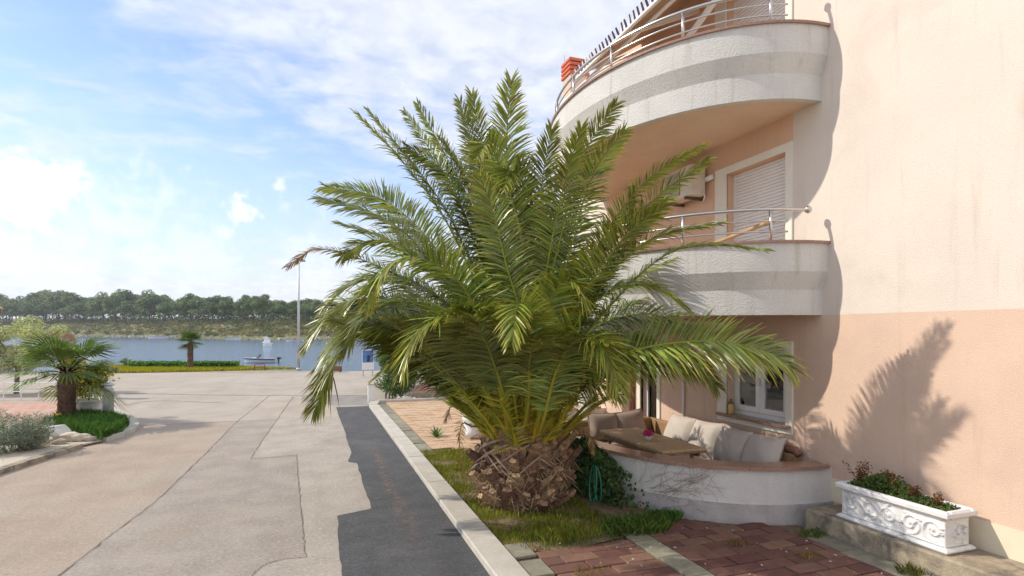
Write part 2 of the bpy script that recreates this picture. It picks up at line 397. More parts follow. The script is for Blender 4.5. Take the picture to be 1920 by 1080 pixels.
# ================================================================== SETTING
def sheet(name, pts, z, m, parent=None, kind='structure'):
    o = MB().poly([(p[0], p[1], z) for p in pts]).build(name, m, parent)
    if parent is None: tag(o, kind=kind)
    return o
SHORE = 37.0
def make_land():
    xs = [-400, -60, -30, -16, -6, 2, 12, 40, 300]; ys = [-80, -10, 20, SHORE, SHORE+1.2, SHORE+3]; zs = [-.03, -.03, -.03, -.03, -.35, -2.2]
    mb = MB(); n = len(xs)
    mb.add([(x, y+(4.5 if (x <= -6 and y > 30) else 0), z) for y, z in zip(ys, zs) for x in xs],
           [(j*n+i, j*n+i+1, (j+1)*n+i+1, (j+1)*n+i) for j in range(5) for i in range(n-1)])
    tag(mb.build('ground', 'earth'), kind='structure')
    tag(MB().poly([(-3000, 30, -.8), (3000, 30, -.8), (3000, 6000, -.8), (-3000, 6000, -.8)]).build('sea', 'sea'), kind='structure')
make_land()
KX0, KX1 = 1.66, 1.98
road = sheet('road', [(-26, -12), (KX0+.1, -12), (KX0+.1, 17.3), (-26, 17.3)], 0, 'road')
far = sheet('road_apron', [(-26, 17.2), (KX0+.1, 17.2), (KX0+.1, 20.4), (9, 20.6), (14, 36.6), (-4, 36.6), (-7, 39.0), (-26, 39.0)], .0055, 'road_far')
def px(L, z=0): return [G(x, y, z) for x, y in L]
dark = px([(630, 764), (643, 800), (659, 850), (652, 866), (669, 869), (682, 910), (697, 954), (632, 968), (636, 1020), (645, 1110)])
# ragged edge on the patch
rag = []
for a, b in zip(dark[:-1], dark[1:]):
    for k in range(8):
        t = k/8; p = a.lerp(b, t); rag.append((p.x+random.uniform(-.012, .012), p.y+random.uniform(-.012, .012)))
rag.append((dark[-1].x, -6)); rag = [(KX0+.01, 19.25)]+rag+[(KX0+.01, -6)]
sheet('asphalt_patch', rag, .0075, 'asphalt_dark', road)
sheet('asphalt_patch', [p[:2] for p in px([(632, 760), (566, 752), (566, 741), (640, 741), (700, 742), (694, 760)])], .009, 'asphalt_grey', far)
A_ = [(60, 1120), (110, 1080), (205, 1006), (300, 932), (400, 836), (440, 795), (470, 776)]
sheet('road_lane', [p[:2] for p in px(A_+[(700, 776), (700, 1120)])], .002, 'road_mid', road)
sheet('road_lane', [p[:2] for p in px([(470, 860), (556, 853), (560, 905), (566, 975), (573, 1046), (530, 1050), (492, 1062), (465, 1090), (440, 1140), (720, 1140), (720, 776), (528, 776), (500, 815)])], .0035, 'road_lane', road)
def seam(L, w, par, z=.0105):
    P = [G(x, y) for x, y in L]; C, ln = catmull(P, max(8, len(P)*14)); T = nrm(np.gradient(C, axis=0)); N = np.stack([-T[:, 1], T[:, 0]], 1)
    j = rng.normal(0, .008, (len(C), 1)); ww = w*rng.uniform(.45, 1.4, (len(C), 1))
    a = C[:, :2]+N*(j+ww); b = C[:, :2]+N*(j-ww); n = len(C)
    mb = MB(); mb.add([(p[0], p[1], z) for p in a]+[(p[0], p[1], z) for p in b], [(i, n+i, n+i+1, i+1) for i in range(n-1)]); mb.build('road_seam', 'seam', par)
seam([(60, 1120), (110, 1080), (205, 1006), (300, 932), (400, 836), (440, 795), (480, 763)], .0065, road)
seam([(470, 860), (500, 815), (528, 775)], .006, road); seam([(528, 775), (550, 744)], .012, far)
seam([(480, 763), (505, 742)], .012, far)
for L in ([(470, 860), (512, 858), (556, 853)], [(556, 853), (560, 905), (566, 975), (573, 1046)], [(573, 1046), (530, 1050), (492, 1062), (465, 1090)]): seam(L, .0055, road)
seam([(235, 738), (400, 741), (560, 742), (690, 742)], .045, far)
seam([(230, 760), (300, 752), (420, 756)], .02, far)
# right-hand kerb: concrete stones, each one its own piece
kerb = tag(MB().box((KX0+.03, -3, -.06), (KX1-.03, 18.9, .03)).build('kerb', 'joint'), kind='structure')
y = -1.2
while y < 18.6:
    ln = min(random.choice((1.9, 2.0, 2.1)), 18.95-y)
    MB().box((KX0+random.uniform(0, .008), y+.006, -.05), (KX1, y+ln-.006, .085+random.uniform(-.004, .004)), .012).build('kerb_stone', 'concrete', kerb); y += ln
for a, b in (((1.68, 19.0), (2.0, 19.85)),):
    MB().obox((1.86, 19.42, .02), (.15, 0, 0), (.09, .43, 0), (0, 0, .065)).build('kerb_stone', 'concrete', kerb)
# verge
VERGE = [(KX1, 5.95), (2.6, 5.75), (3.4, 5.9), (3.9, 6.3), (4.25, 6.2), (4.25, 11.0), (KX1, 11.5)]
tag(MB().poly([(p[0], p[1], .03) for p in VERGE]).build('verge_soil', 'soil'), kind='structure')
# near paving: red pavers, grey bands
pav = tag(MB().poly([(KX1, 2.2, .012), (5.75, 2.2, .012), (5.75, 6.2, .012), (KX1, 6.2, .012)]).build('paving', 'joint'), kind='structure')
TERR = dict(yc=8.72, a=3.12, b=2.42, n=2.35)
def curve(yc, a, b, n, off=0, N=72, t0=0, t1=PI):
    out = []
    for k in range(N+1):
        t = t0+(t1-t0)*k/N; c, s = math.cos(t), math.sin(t)
        out.append((6.32-(b+off)*abs(s)**(2/n), yc-(a+off)*math.copysign(abs(c)**(2/n), c)))
    return out
TP = curve(**TERR, off=.04)+[(7, 12), (7, 5)]
meshes = {}
def paver(name, x0, y0, x1, y1, m, parent, zt=.045, jit=.006):
    key = (round(x1-x0, 3), round(y1-y0, 3), m)
    if key not in meshes:
        w, h = (x1-x0)/2, (y1-y0)/2
        o = MB().box((-w, -h, -.035), (w, h, 0), .006).build(name, m); meshes[key] = o.data; bpy.data.objects.remove(o)
    o = bpy.data.objects.new(name, meshes[key]); COL.objects.link(o); o.parent = parent
    o.location = ((x0+x1)/2, (y0+y1)/2, zt+random.uniform(-jit, jit)); o.rotation_euler = (random.uniform(-.012, .012), random.uniform(-.012, .012), random.uniform(-.008, .008))
    return o
def inside(poly, x, y): return bool(in_poly(np.array([[x, y]]), poly)[0])
g = .008
r = 0; y = 2.4
while y < 6.1:
    for xa, xb in ((2.27, 3.44), (3.74, 5.42)):
        x = xa-(.2 if r % 2 else 0)
        while x < xb-.03:
            x0, x1 = max(x, xa), min(x+.4, xb)
            if x1-x0 > .05 and not inside(TP, (x0+x1)/2, y+.19) and not (y > 5.8 and x0 < 3.3):
                paver('paver', x0+g, y+g, x1-g, y+.2-g, 'red_paver', pav)
            x += .4
    r += 1; y += .2
y = 2.4
while y < 6.0:
    if y < 5.8: paver('flagstone', KX1+.01, y+g, 2.26, y+.4-g, 'flagstone', pav, .05)
    if not inside(TP, 3.6, y+.3): paver('flagstone', 3.45+g, y+g, 3.73, y+.5-g, 'flagstone', pav, .05)
    if not inside(TP, 5.55, y+.5): paver('flagstone', 5.43+g, y+g, 5.72, y+.6-g, 'flagstone', pav, .045, .008)
    y += .4 if y < 3 else .5
    y = round(y, 3)
# tan driveway beyond the palm
drv = tag(MB().poly([(KX1, 11.3, .012), (3.9, 10.2, .012), (7.5, 11.8, .012), (7.5, 19.9, .012), (KX1+.05, 19.6, .012)]).build('driveway', 'joint'), kind='structure')
for y in np.arange(11.0, 19.4, .42): paver('flagstone', KX1+.01, y+g, 2.26, y+.41, 'flagstone', drv, .045)
mb = MB(); r = 0
for y in np.arange(10.6, 19.6, .2):
    x = 2.28-(.2 if r % 2 else 0)
    while x < 7.2:
        x0, x1 = max(x, 2.28), x+.4
        if not (y < 11.4 and x0 < 2.6) and not inside(TP, x1, y) and not inside(TP, x1, y+.2):
            z = .042+random.uniform(-.006, .006); mb.box((x0+g, y+g, 0), (x1-g, y+.2-g, z))
        x += .4
    r += 1
tag(mb.build('pavers', 'tan_paver', drv), kind='stuff')
# low concrete edging and the red terrace beyond
tag(MB().box((2.05, 19.72, -.02), (7.4, 19.86, .13), .015).build('edging', 'concrete'), kind='structure')
rt = MB(); A = [(3.15, 20.3), (7.6, 20.0), (8.2, 25), (5.4, 25.2), (4.2, 23.5)]
rt.prism(A, -.02, .26); o = tag(rt.build('red_terrace_slab', 'red_terrace'), kind='structure')
MB().prism([(3.05, 20.14), (7.7, 19.88), (7.7, 20.03), (3.15, 20.29)], -.02, .30).build('edge_stone', 'old_concrete', o)
# ledge along the wall under the planter
led = MB().box((5.74, 1.0, -.03), (6.318, 5.46, .27), .02)
led = tag(led.build('ledge', 'old_concrete'), kind='structure')
# left island
ISL = px([(-60, 905), (0, 884), (70, 862), (145, 838), (195, 826), (236, 812), (248, 802), (244, 792), (228, 782), (205, 772), (190, 764), (100, 757), (-60, 757)])
ISL2 = [(p.x, p.y) for p in ISL]
tag(MB().prism(ISL2, -.02, .05).build('left_paving', 'left_brick'), kind='structure')
gb = [(p.x, p.y) for p in px([(-60, 897), (0, 878), (70, 857), (140, 836), (190, 825), (185, 812), (120, 808), (60, 800), (-60, 815)], .06)]
tag(MB().prism(gb, .03, .062).build('gravel_bed', 'gravel'), kind='structure')
lk = bpy.data.objects.new('left_kerb', None); COL.objects.link(lk); lk.location = (G(188, 829).x, G(188, 829).y, 0); tag(lk, kind='structure')
def kerb_run(L, w, z, m, n):
    C, ln = catmull([G(x, y) for x, y in L], n+1)
    for i in range(n):
        a, b = C[i][:2], C[i+1][:2]; d = (b-a)/np.linalg.norm(b-a); nn = np.array([-d[1], d[0]])
        a2, b2 = a+d*.005, b-d*.005
        MB().prism([a2-nn*w/2, b2-nn*w/2, b2+nn*w/2, a2+nn*w/2], -.03, z).build('kerb_stone', m, lk)
kerb_run([(188, 829), (236, 814), (250, 802), (244, 791), (228, 781), (200, 768)], .26, .10, 'concrete', 9)
kerb_run([(-60, 908), (0, 888), (70, 865), (148, 840)], .16, .09, 'old_concrete', 4)
# shore strip of grass
SH = [(p.x, p.y) for p in px([(150, 700), (300, 698), (455, 694), (560, 692.5), (460, 689), (330, 686), (200, 687), (100, 692)])]
# far shore
WL = [(-900, 520), (-200, 450), (0, 415), (170, 347), (350, 270), (500, 222), (600, 210), (800, 200), (1100, 190), (1500, 190)]
def dw(x): return float(np.interp(x, [a for a, b in WL], [b for a, b in WL]))
def fh(off, x): return float(np.interp(off, [-8, 0, 3, 12, 45, 120, 300], [-3, -.85, .5, 2.0, 8.5, 13, 18]))*(float(np.interp(x, [0, 500, 700], [1.05, .8, .72])) if off > 0 else 1)
def farpt(x, off, dz=0):
    d = dw(x)+off; p = at(x, HOR, d); return Vector((p.x, p.y, fh(off, x)+dz))
def make_far():
    xs = list(range(-900, 1501, 25)); offs = [-8, 0, 2, 5, 9, 14, 20, 28, 38, 50, 70, 100, 150, 300]; n = len(offs)
    mb = MB(); mb.add([farpt(x, o, (random.uniform(-.4, .4) if 2 < o < 60 else 0)) for x in xs for o in offs],
                      [(i*n+j, (i+1)*n+j, (i+1)*n+j+1, i*n+j+1) for i in range(len(xs)-1) for j in range(n-1)])
    tag(mb.build('far_shore', 'far_ground', smooth=True), kind='structure')
make_far()
# ================================================================== BUILDING
WX = 6.32
bld = empty('apartment_building', (WX, 8, 0), 'pink and cream plastered apartment house with curved white balconies', 'building')
Y0, Y1, ZT, ZB = -3.0, 14.2, 8.5, 2.67
OPW = (6.34, 7.58)
OPEN = [(OPW[0], OPW[1], 1.12, 2.2), (9.55, 10.15, .1, 2.15), (OPW[0], OPW[1], 2.95, 5.0), (OPW[0], OPW[1], 5.8, 7.85)]
def wall(name, z0, z1, m, Y0=Y0, Y1=Y1):
    ops = [(a, b, max(c, z0), min(d, z1)) for a, b, c, d in OPEN if d > z0 and c < z1 and b > Y0 and a < Y1]
    ys = sorted({Y0, Y1, *[v for o in ops for v in o[:2]]}); zs = sorted({z0, z1, *[v for o in ops for v in o[2:]]})
    hole = lambda y, z: any(a < y < b and c < z < d for a, b, c, d in ops)
    mb = MB()
    for i in range(len(ys)-1):
        for j in range(len(zs)-1):
            if hole((ys[i]+ys[i+1])/2, (zs[j]+zs[j+1])/2): continue
            mb.poly([(WX, ys[i+1], zs[j]), (WX, ys[i], zs[j]), (WX, ys[i], zs[j+1]), (WX, ys[i+1], zs[j+1])])
    for a, b, c, d in ops:
        D = WX+.22
        mb.poly([(WX, a, c), (D, a, c), (D, a, d), (WX, a, d)]); mb.poly([(WX, b, c), (WX, b, d), (D, b, d), (D, b, c)])
        mb.poly([(WX, a, c), (WX, b, c), (D, b, c), (D, a, c)]); mb.poly([(WX, a, d), (D, a, d), (D, b, d), (WX, b, d)])
    return mb.build(name, m, bld)
wall('lower_wall', 0, ZB, 'wall_low'); wall('upper_wall', ZB, ZT, 'wall_up', Y0, 6.228); wall('bay_wall', ZB, ZT, 'bay_warm_bounce', 6.228, 11.6); wall('upper_wall', ZB, ZT, 'wall_up', 11.6, Y1)
mb = MB()                                                   # the other sides, roof and floors
mb.poly([(WX, Y0, 0), (13, Y0, 0), (13, Y0, ZT), (WX, Y0, ZT)]); mb.poly([(13, Y0, 0), (13, Y1, 0), (13, Y1, ZT), (13, Y0, ZT)])
mb.poly([(13, Y1, 0), (WX, Y1, 0), (WX, Y1, ZT), (13, Y1, ZT)])
mb.build('outer_wall', 'wall_up', bld)
MB().box((WX-.002, Y0-.05, ZT), (13.1, Y1+.05, ZT+.18)).build('roof', 'surround', bld)
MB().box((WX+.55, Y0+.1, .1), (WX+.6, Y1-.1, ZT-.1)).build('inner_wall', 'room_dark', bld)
MB().box((WX-.012, Y0, .268), (WX+.003, 5.6, .56)).build('plinth', 'plinth', bld)
def surround(a, b, c, d, w=.115, bottom=True, left=None):
    mb = MB(); X0, X1 = WX-.03, WX+.01; l = left or w
    mb.box((X0, a-w, c-(w if bottom else 0)), (X1, a, d+w)); mb.box((X0, b, c-(w if bottom else 0)), (X1, b+l, d+w))
    mb.box((X0, a, d), (X1, b, d+w))
    if bottom: mb.box((X0, a, c-w), (X1, b, c))
    return mb.build('window_surround', 'surround', bld)
# ground-floor window
a, b, c, d = OPEN[0]; surround(a, b, c, d, .115, True, .2)
win = MB(); X = WX+.12
for (p, q, r_, s_) in ((a, a+.07, c, d), (b-.07, b, c, d), (a+.07, b-.07, c, c+.08), (a+.07, b-.07, d-.07, d)): win.box((X, p, r_), (X+.07, q, s_))
win = win.build('window', 'pvc', bld)
mid = (a+b)/2
for p, q in ((a+.075, mid-.004), (mid+.004, b-.075)):
    f = MB(); X2 = X-.025; r_, s_ = c+.085, d-.075
    for (p2, q2, r2, s2) in ((p, p+.085, r_, s_), (q-.085, q, r_, s_), (p+.085, q-.085, r_, r_+.085), (p+.085, q-.085, s_-.085, s_)): f.box((X2, p2, r2), (X2+.06, q2, s2), .006)
    f.build('sash', 'pvc', win)
    MB().box((X2+.022, p+.08, r_+.08), (X2+.038, q-.08, s_-.08)).build('pane', 'glass', win)
MB().box((WX-.10, a-.1, c-.035), (WX+.119, b+.16, c+.012), .008).build('sill', 'granite', win)
MB().box((X-.05, mid-.012, 1.62), (X-.027, mid+.012, 1.75)).build('handle', 'steel', win)
# shuttered balcony doors
for a, b, c, d in OPEN[2:]:
    surround(a, b, c, d, .115, False, .26)
    sh = MB(); X = WX+.13
    sh.box((X, a, c), (X+.06, a+.04, d)); sh.box((X, b-.04, c), (X+.06, b, d)); sh = sh.build('roller_shutter', 'pvc', bld)
    z = c
    while z < d-.005:
        z1 = min(z+.05, d)
        MB().add([(X+.012, a+.04, z+.003), (X+.012, b-.04, z+.003), (X+.002, b-.04, z+.014), (X+.002, a+.04, z+.014), (X+.002, a+.04, z1-.012), (X+.002, b-.04, z1-.012), (X+.014, b-.04, z1+.001), (X+.014, a+.04, z1+.001)],
                 [(0, 1, 2, 3), (3, 2, 5, 4), (4, 5, 6, 7)]).build('slat', 'shutter', sh); z = z1
    MB().box((X+.03, a+.04, c), (X+.04, b-.04, d)).build('backing', 'dark', sh)
# terrace door
a, b, c, d = OPEN[1]
dr = MB(); dr.box((WX-.03, a-.1, .03), (WX+.05, a, d+.1)); dr.box((WX-.03, b, .03), (WX+.05, b+.12, d+.1)); dr.box((WX-.03, a, d), (WX+.05, b, d+.1))
dr = dr.build('terrace_door', 'surround', bld)
f = MB(); X = WX+.1
for (p, q, r_, s_) in ((a, a+.09, c, d), (b-.09, b, c, d), (a+.09, b-.09, c, c+.12), (a+.09, b-.09, d-.09, d)): f.box((X, p, r_), (X+.05, q, s_))
f.build('door_leaf', 'pvc', dr); MB().box((X+.015, a+.085, c+.11), (X+.03, b-.085, d-.085)).build('pane', 'glass', dr)
# rain pipes
MB().tube([(WX-.06, 10.43, .03), (WX-.06, 10.43, 2.75)], .055, 12).build('rain_pipe', 'brown_pipe', bld, True)
MB().tube([(WX-.06, 10.43, 2.9), (WX-.06, 10.43, 5.5)], .055, 12).build('rain_pipe', 'brown_pipe', bld, True)
MB().tube([(WX-.03, 8.7, .03), (WX-.03, 8.7, 2.7)], .02, 8).build('cable_conduit', 'pvc', bld, True)
# balconies
BAL = dict(yc=8.77, a=3.02, b=2.10, n=2.05)
def strip(prof, base, N=80):
    """loft a closed (offset,z) profile along the balcony outline"""
    rows = [[(x, y, z) for (x, y) in curve(**base, off=o, N=N)] for o, z in prof]; n = N+1; k = len(prof)
    vs = [p for row in rows for p in row]; fs = []
    for j in range(k):
        j2 = (j+1) % k
        for i in range(N): fs.append((j*n+i, j*n+i+1, j2*n+i+1, j2*n+i))
    mb = MB(); mb.add(vs, fs); return mb
def point(base, off, t):
    c, s = math.cos(t), math.sin(t); n = base['n']
    return 6.32-(base['b']+off)*abs(s)**(2/n), base['yc']-(base['a']+off)*math.copysign(abs(c)**(2/n), c)
def balcony(zb, nrail, ball):
    zt = zb+.925
    par = MB(); prof = [(0, zb), (0, zb+.33), (.10, zb+.56), (.10, zt), (-.10, zt), (-.10, zb+.2), (-.10, zb)]
    par = strip(prof, BAL).build('balcony_parapet', 'parapet', bld)
    for p in par.data.polygons: p.use_smooth = False
    C = curve(**BAL, off=-.02, N=80)
    s = MB(); n = len(C); s.add([(x, y, zb+.012) for x, y in C]+[(x, y, zb+.22) for x, y in C], [tuple(range(n)), tuple(range(2*n-1, n-1, -1))]); s.build('balcony_floor', 'soffit', bld)
    strip([(.135, zt), (.135, zt+.032), (-.13, zt+.032), (-.13, zt)], BAL).build('balcony_cap', 'granite', bld)
    rl = strip([(.135, zt), (.135, zt+.001), (-.13, zt+.001)], BAL)
    zc = zt+.032; O = 0.0
    ts = [.33, .80, 1.25, 1.62, 2.0, 2.45, 2.86]
    pts = [point(BAL, O, .10+(PI-.2)*k/90) for k in range(91)]
    top = MB().tube([(x, y, zc+.42) for x, y in pts], .024, 10)
    rail = top.build('balcony_railing', 'steel', bld, True)
    for h in (.27, .13): MB().tube([(x, y, zc+h) for x, y in pts[4:-4]], .0125, 8).build('rail', 'steel', rail, True)
    for t in ts:
        x, y = point(BAL, O, t); MB().tube([(x, y, zc-.002), (x, y, zc+.43)], .021, 10).build('post', 'steel', rail, True)
    if ball:
        x, y = pts[0]
        bmb = MB(); bmb.lathe([(.05*math.sin(PI*k/10)+.0005, -.05*math.cos(PI*k/10)) for k in range(11)], (x, y, zc+.42), 16); bmb.build('end_ball', 'steel', rail, True)
balcony(ZB, 3, True); balcony(5.49, 3, True)
# chimney
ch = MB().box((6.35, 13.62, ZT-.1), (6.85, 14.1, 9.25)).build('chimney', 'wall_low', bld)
for k in range(4):
    z = 9.24+k*.115
    MB().box((6.31, 13.58, z), (6.89, 14.14, z+.07)).build('terracotta_slab', 'terracotta', ch)
    if k < 3: MB().box((6.37, 13.64, z+.07), (6.83, 14.08, z+.115)).build('terracotta_block', 'terracotta', ch)
MB().tube([(6.4, 14.08, 8.8), (6.4, 14.12, 9.95)], .008, 5).build('aerial', 'galv', ch)
# terrace wall (own thing)
tw = empty('terrace_wall', (4.4, 7, 0), 'low curved white terrace wall with polished brown stone cap', 'wall')
strip([(0, .262), (0, .70), (-.2, .70), (-.2, .262)], TERR).build('wall', 'terrace_white', tw)
strip([(.028, -.08), (.028, .262), (-.2, .262), (-.2, -.08)], TERR).build('base_band', 'terrace_grey', tw)
# cap stones, each its own piece
def cap_piece(t0, t1):
    N = 10; o = []
    A = curve(**TERR, off=.06, N=N, t0=t0, t1=t1); B = curve(**TERR, off=-.25, N=N, t0=t0, t1=t1); n = N+1
    vs = [(x, y, z) for z in (.70, .745) for L in (A, B) for x, y in L]; fs = []
    for i in range(N):
        fs += [(2*n+i, 2*n+i+1, 3*n+i+1, 3*n+i), (i, n+i, n+i+1, i+1), (i, i+1, 2*n+i+1, 2*n+i), (n+i+1, n+i, 3*n+i, 3*n+i+1)]
    fs += [(0, 2*n, 3*n, n), (N, n+N, 3*n+N, 2*n+N)]
    MB().add(vs, fs).build('cap_stone', 'granite', tw)
cuts = [.02, .42, .70, .93, 1.16, 1.40, 1.65, 1.95, 2.3, 2.7, 3.1]
for p, q in zip(cuts[:-1], cuts[1:]): cap_piece(p+.001, q-.001)
TF = curve(**TERR, off=-.19)
tag(MB().poly([(x, y, .03) for x, y in TF]).build('terrace_floor', 'tile'), kind='structure')
# ================================================================== BIG DATE PALM
PC = Vector((2.80, 7.62, 0))
palm = empty('date_palm', PC, 'huge date palm with arching green fronds and stubby brown trunk beside the kerb', 'palm tree')
def frond_mesh(pts, Lmax, twist=0, brown=0, dens=1.0, tone=1.0, base_frac=.23, name='frond', parent=None, vee=.30, droop=.24, n_curve=64, face=0):
    C, L = catmull(pts, n_curve); T = nrm(np.gradient(C, axis=0))
    out = C-np.array([PC.x, PC.y, 0]); out[:, 2] = 0; out = nrm(out[-1:]-out[:1]*.3)
    up = np.array([[0, 0, 1.]])-.35*out
    N = nrm(up-(up*T).sum(1, keepdims=True)*T)
    for k in range(1, len(N)):                        # keep the frame continuous where the frond is steep
        if (N[k]*N[k-1]).sum() < 0: N[k] = -N[k]
    if face:                                          # the blade turns on its stalk as the leaf grows outwards
        c = np.array([0, 0, HC])-C; c = nrm(c-(c*T).sum(1, keepdims=True)*T); f = face*np.linspace(.5, 1, len(C))[:, None]
        c = np.where((c*N).sum(1, keepdims=True) < -.3, -c, c); N = nrm(N*(1-f)+c*f)
    B = np.cross(T, N); tw = twist*np.linspace(.2, 1, len(C))[:, None]
    N, B = N*np.cos(tw)+B*np.sin(tw), B*np.cos(tw)-N*np.sin(tw)
    n = int(L/.021*dens); s0 = base_frac
    s = np.linspace(s0, .995, n); s = np.concatenate([s, s+.4/n]); sg = np.concatenate([np.ones(n), -np.ones(n)]); m = 2*n
    s = np.clip(s+rng.normal(0, .0025, m), 0, 1); x = s*(n_curve-1)
    ip = lambda A: np.stack([np.interp(x, np.arange(n_curve), A[:, k]) for k in range(3)], 1)
    P, t, b, nn = ip(C), nrm(ip(T)), nrm(ip(B)), nrm(ip(N))
    q = (s-s0)/(1-s0)
    ln = Lmax*np.interp(q, [0, .08, .25, .5, .75, .92, 1], [.35, .72, 1, .98, .78, .52, .34])*rng.uniform(.86, 1.1, m)
    ang = np.interp(q, [0, .3, .7, 1], [1.22, 1.12, .92, .42])+rng.normal(0, .07, m)
    v = vee+rng.normal(0, .16, m)
    d = t*np.cos(ang)[:, None]+np.sin(ang)[:, None]*(b*(sg*np.cos(v))[:, None]+nn*np.sin(v)[:, None])
    d = nrm(d); w = (Lmax*.013+.0035)*rng.uniform(.8, 1.15, m)
    fl = nrm(np.cross(d, nn+b*(sg*.5)[:, None]))      # leaflet width direction
    roll = rng.normal(0, .35, m)[:, None]; fn = np.cross(d, fl); fl = fl*np.cos(roll)+fn*np.sin(roll)
    dz = np.array([[0, 0, -1.]]); sag = (ln*droop*rng.uniform(.4, 1.6, m))[:, None]
    l = ln[:, None]; W = w[:, None]
    p1 = P+d*l*.33+dz*sag*.08; p2 = P+d*l*.7+dz*sag*.45; p3 = P+d*l+dz*sag
    V = np.stack([P-fl*W*.45, P+fl*W*.45, p1-fl*W, p1+fl*W, p2-fl*W*.8, p2+fl*W*.8, p3-fl*W*.08, p3+fl*W*.08], 1).reshape(-1, 3)
    F = (np.arange(m)*8)[:, None, None]+np.array([[0, 1, 3, 2], [2, 3, 5, 4], [4, 5, 7, 6]])[None]; F = F.reshape(-1, 4)
    g = tone*rng.uniform(.55, 1.35, m)
    col = np.stack([g*rng.uniform(.85, 1.25, m), g, g*rng.uniform(.7, 1.2, m)], 1)
    col *= np.stack([1+.25*q, 1+.06*q, 1-.1*q], 1)
    if brown: k = np.clip((s-(1-brown))/.12, 0, 1)[:, None]; col = col*(1-k)+np.array([[2.4, 1.0, 3.0]])*rng.uniform(.5, 1.2, (m, 1))*k
    tip = np.ones((m, 8, 3)); tip[:, 6:] = [1.7, 1.25, 1.1]; tip[:, 4:6] = [1.12, 1.06, 1.0]
    fr = np_mesh(name, V, F, 'frond_a', parent, (col[:, None]*tip).reshape(-1, 3))
    # rachis with its spines
    r = MB(); k = n_curve; ss = np.linspace(0, 1, k)
    rad = np.interp(ss, [0, .06, .2, .6, 1], [.048, .036, .022, .012, .003])*min(1.1, .55+Lmax)
    gcol = lambda a: tuple(np.array([np.interp(a, [0, .1, .22, .6, 1], [.60, .42, .36, .30, .18]), np.interp(a, [0, .1, .22, .6, 1], [.22, .30, .33, .32, .20]), .035]))
    for i in range(k-1): pass
    idx = list(range(0, k, 3)); idx = idx if idx[-1] == k-1 else idx+[k-1]
    b0 = len(r.v); r.tn = None; r.tube(C[idx], rad[idx], 6)
    r.t = [gcol(ss[idx[i//6]]) for i in range(len(r.v))]
    ns = int(16*min(1.5, L/3))
    for i in range(ns*2):
        a = random.uniform(.07, base_frac+.06); j = int(a*(k-1)); sgn = 1 if i % 2 else -1
        dd = T[j]*random.uniform(.4, 1.0)+sgn*B[j]*random.uniform(.5, .9)+N[j]*random.uniform(-.1, .7); dd = dd/np.linalg.norm(dd)
        l_ = random.uniform(.09, .26); w_ = np.cross(dd, T[j]); w_ = w_/max(1e-6, np.linalg.norm(w_))*.007
        c_ = gcol(random.uniform(.1, .3)); c_ = (c_[0]*1.25, c_[1]*1.2, c_[2]); r.tn = c_
        r.add([C[j]-w_, C[j]+w_, C[j]+dd*l_], [(0, 1, 2)])
    r.build('rachis', 'rachis', fr)
    return fr
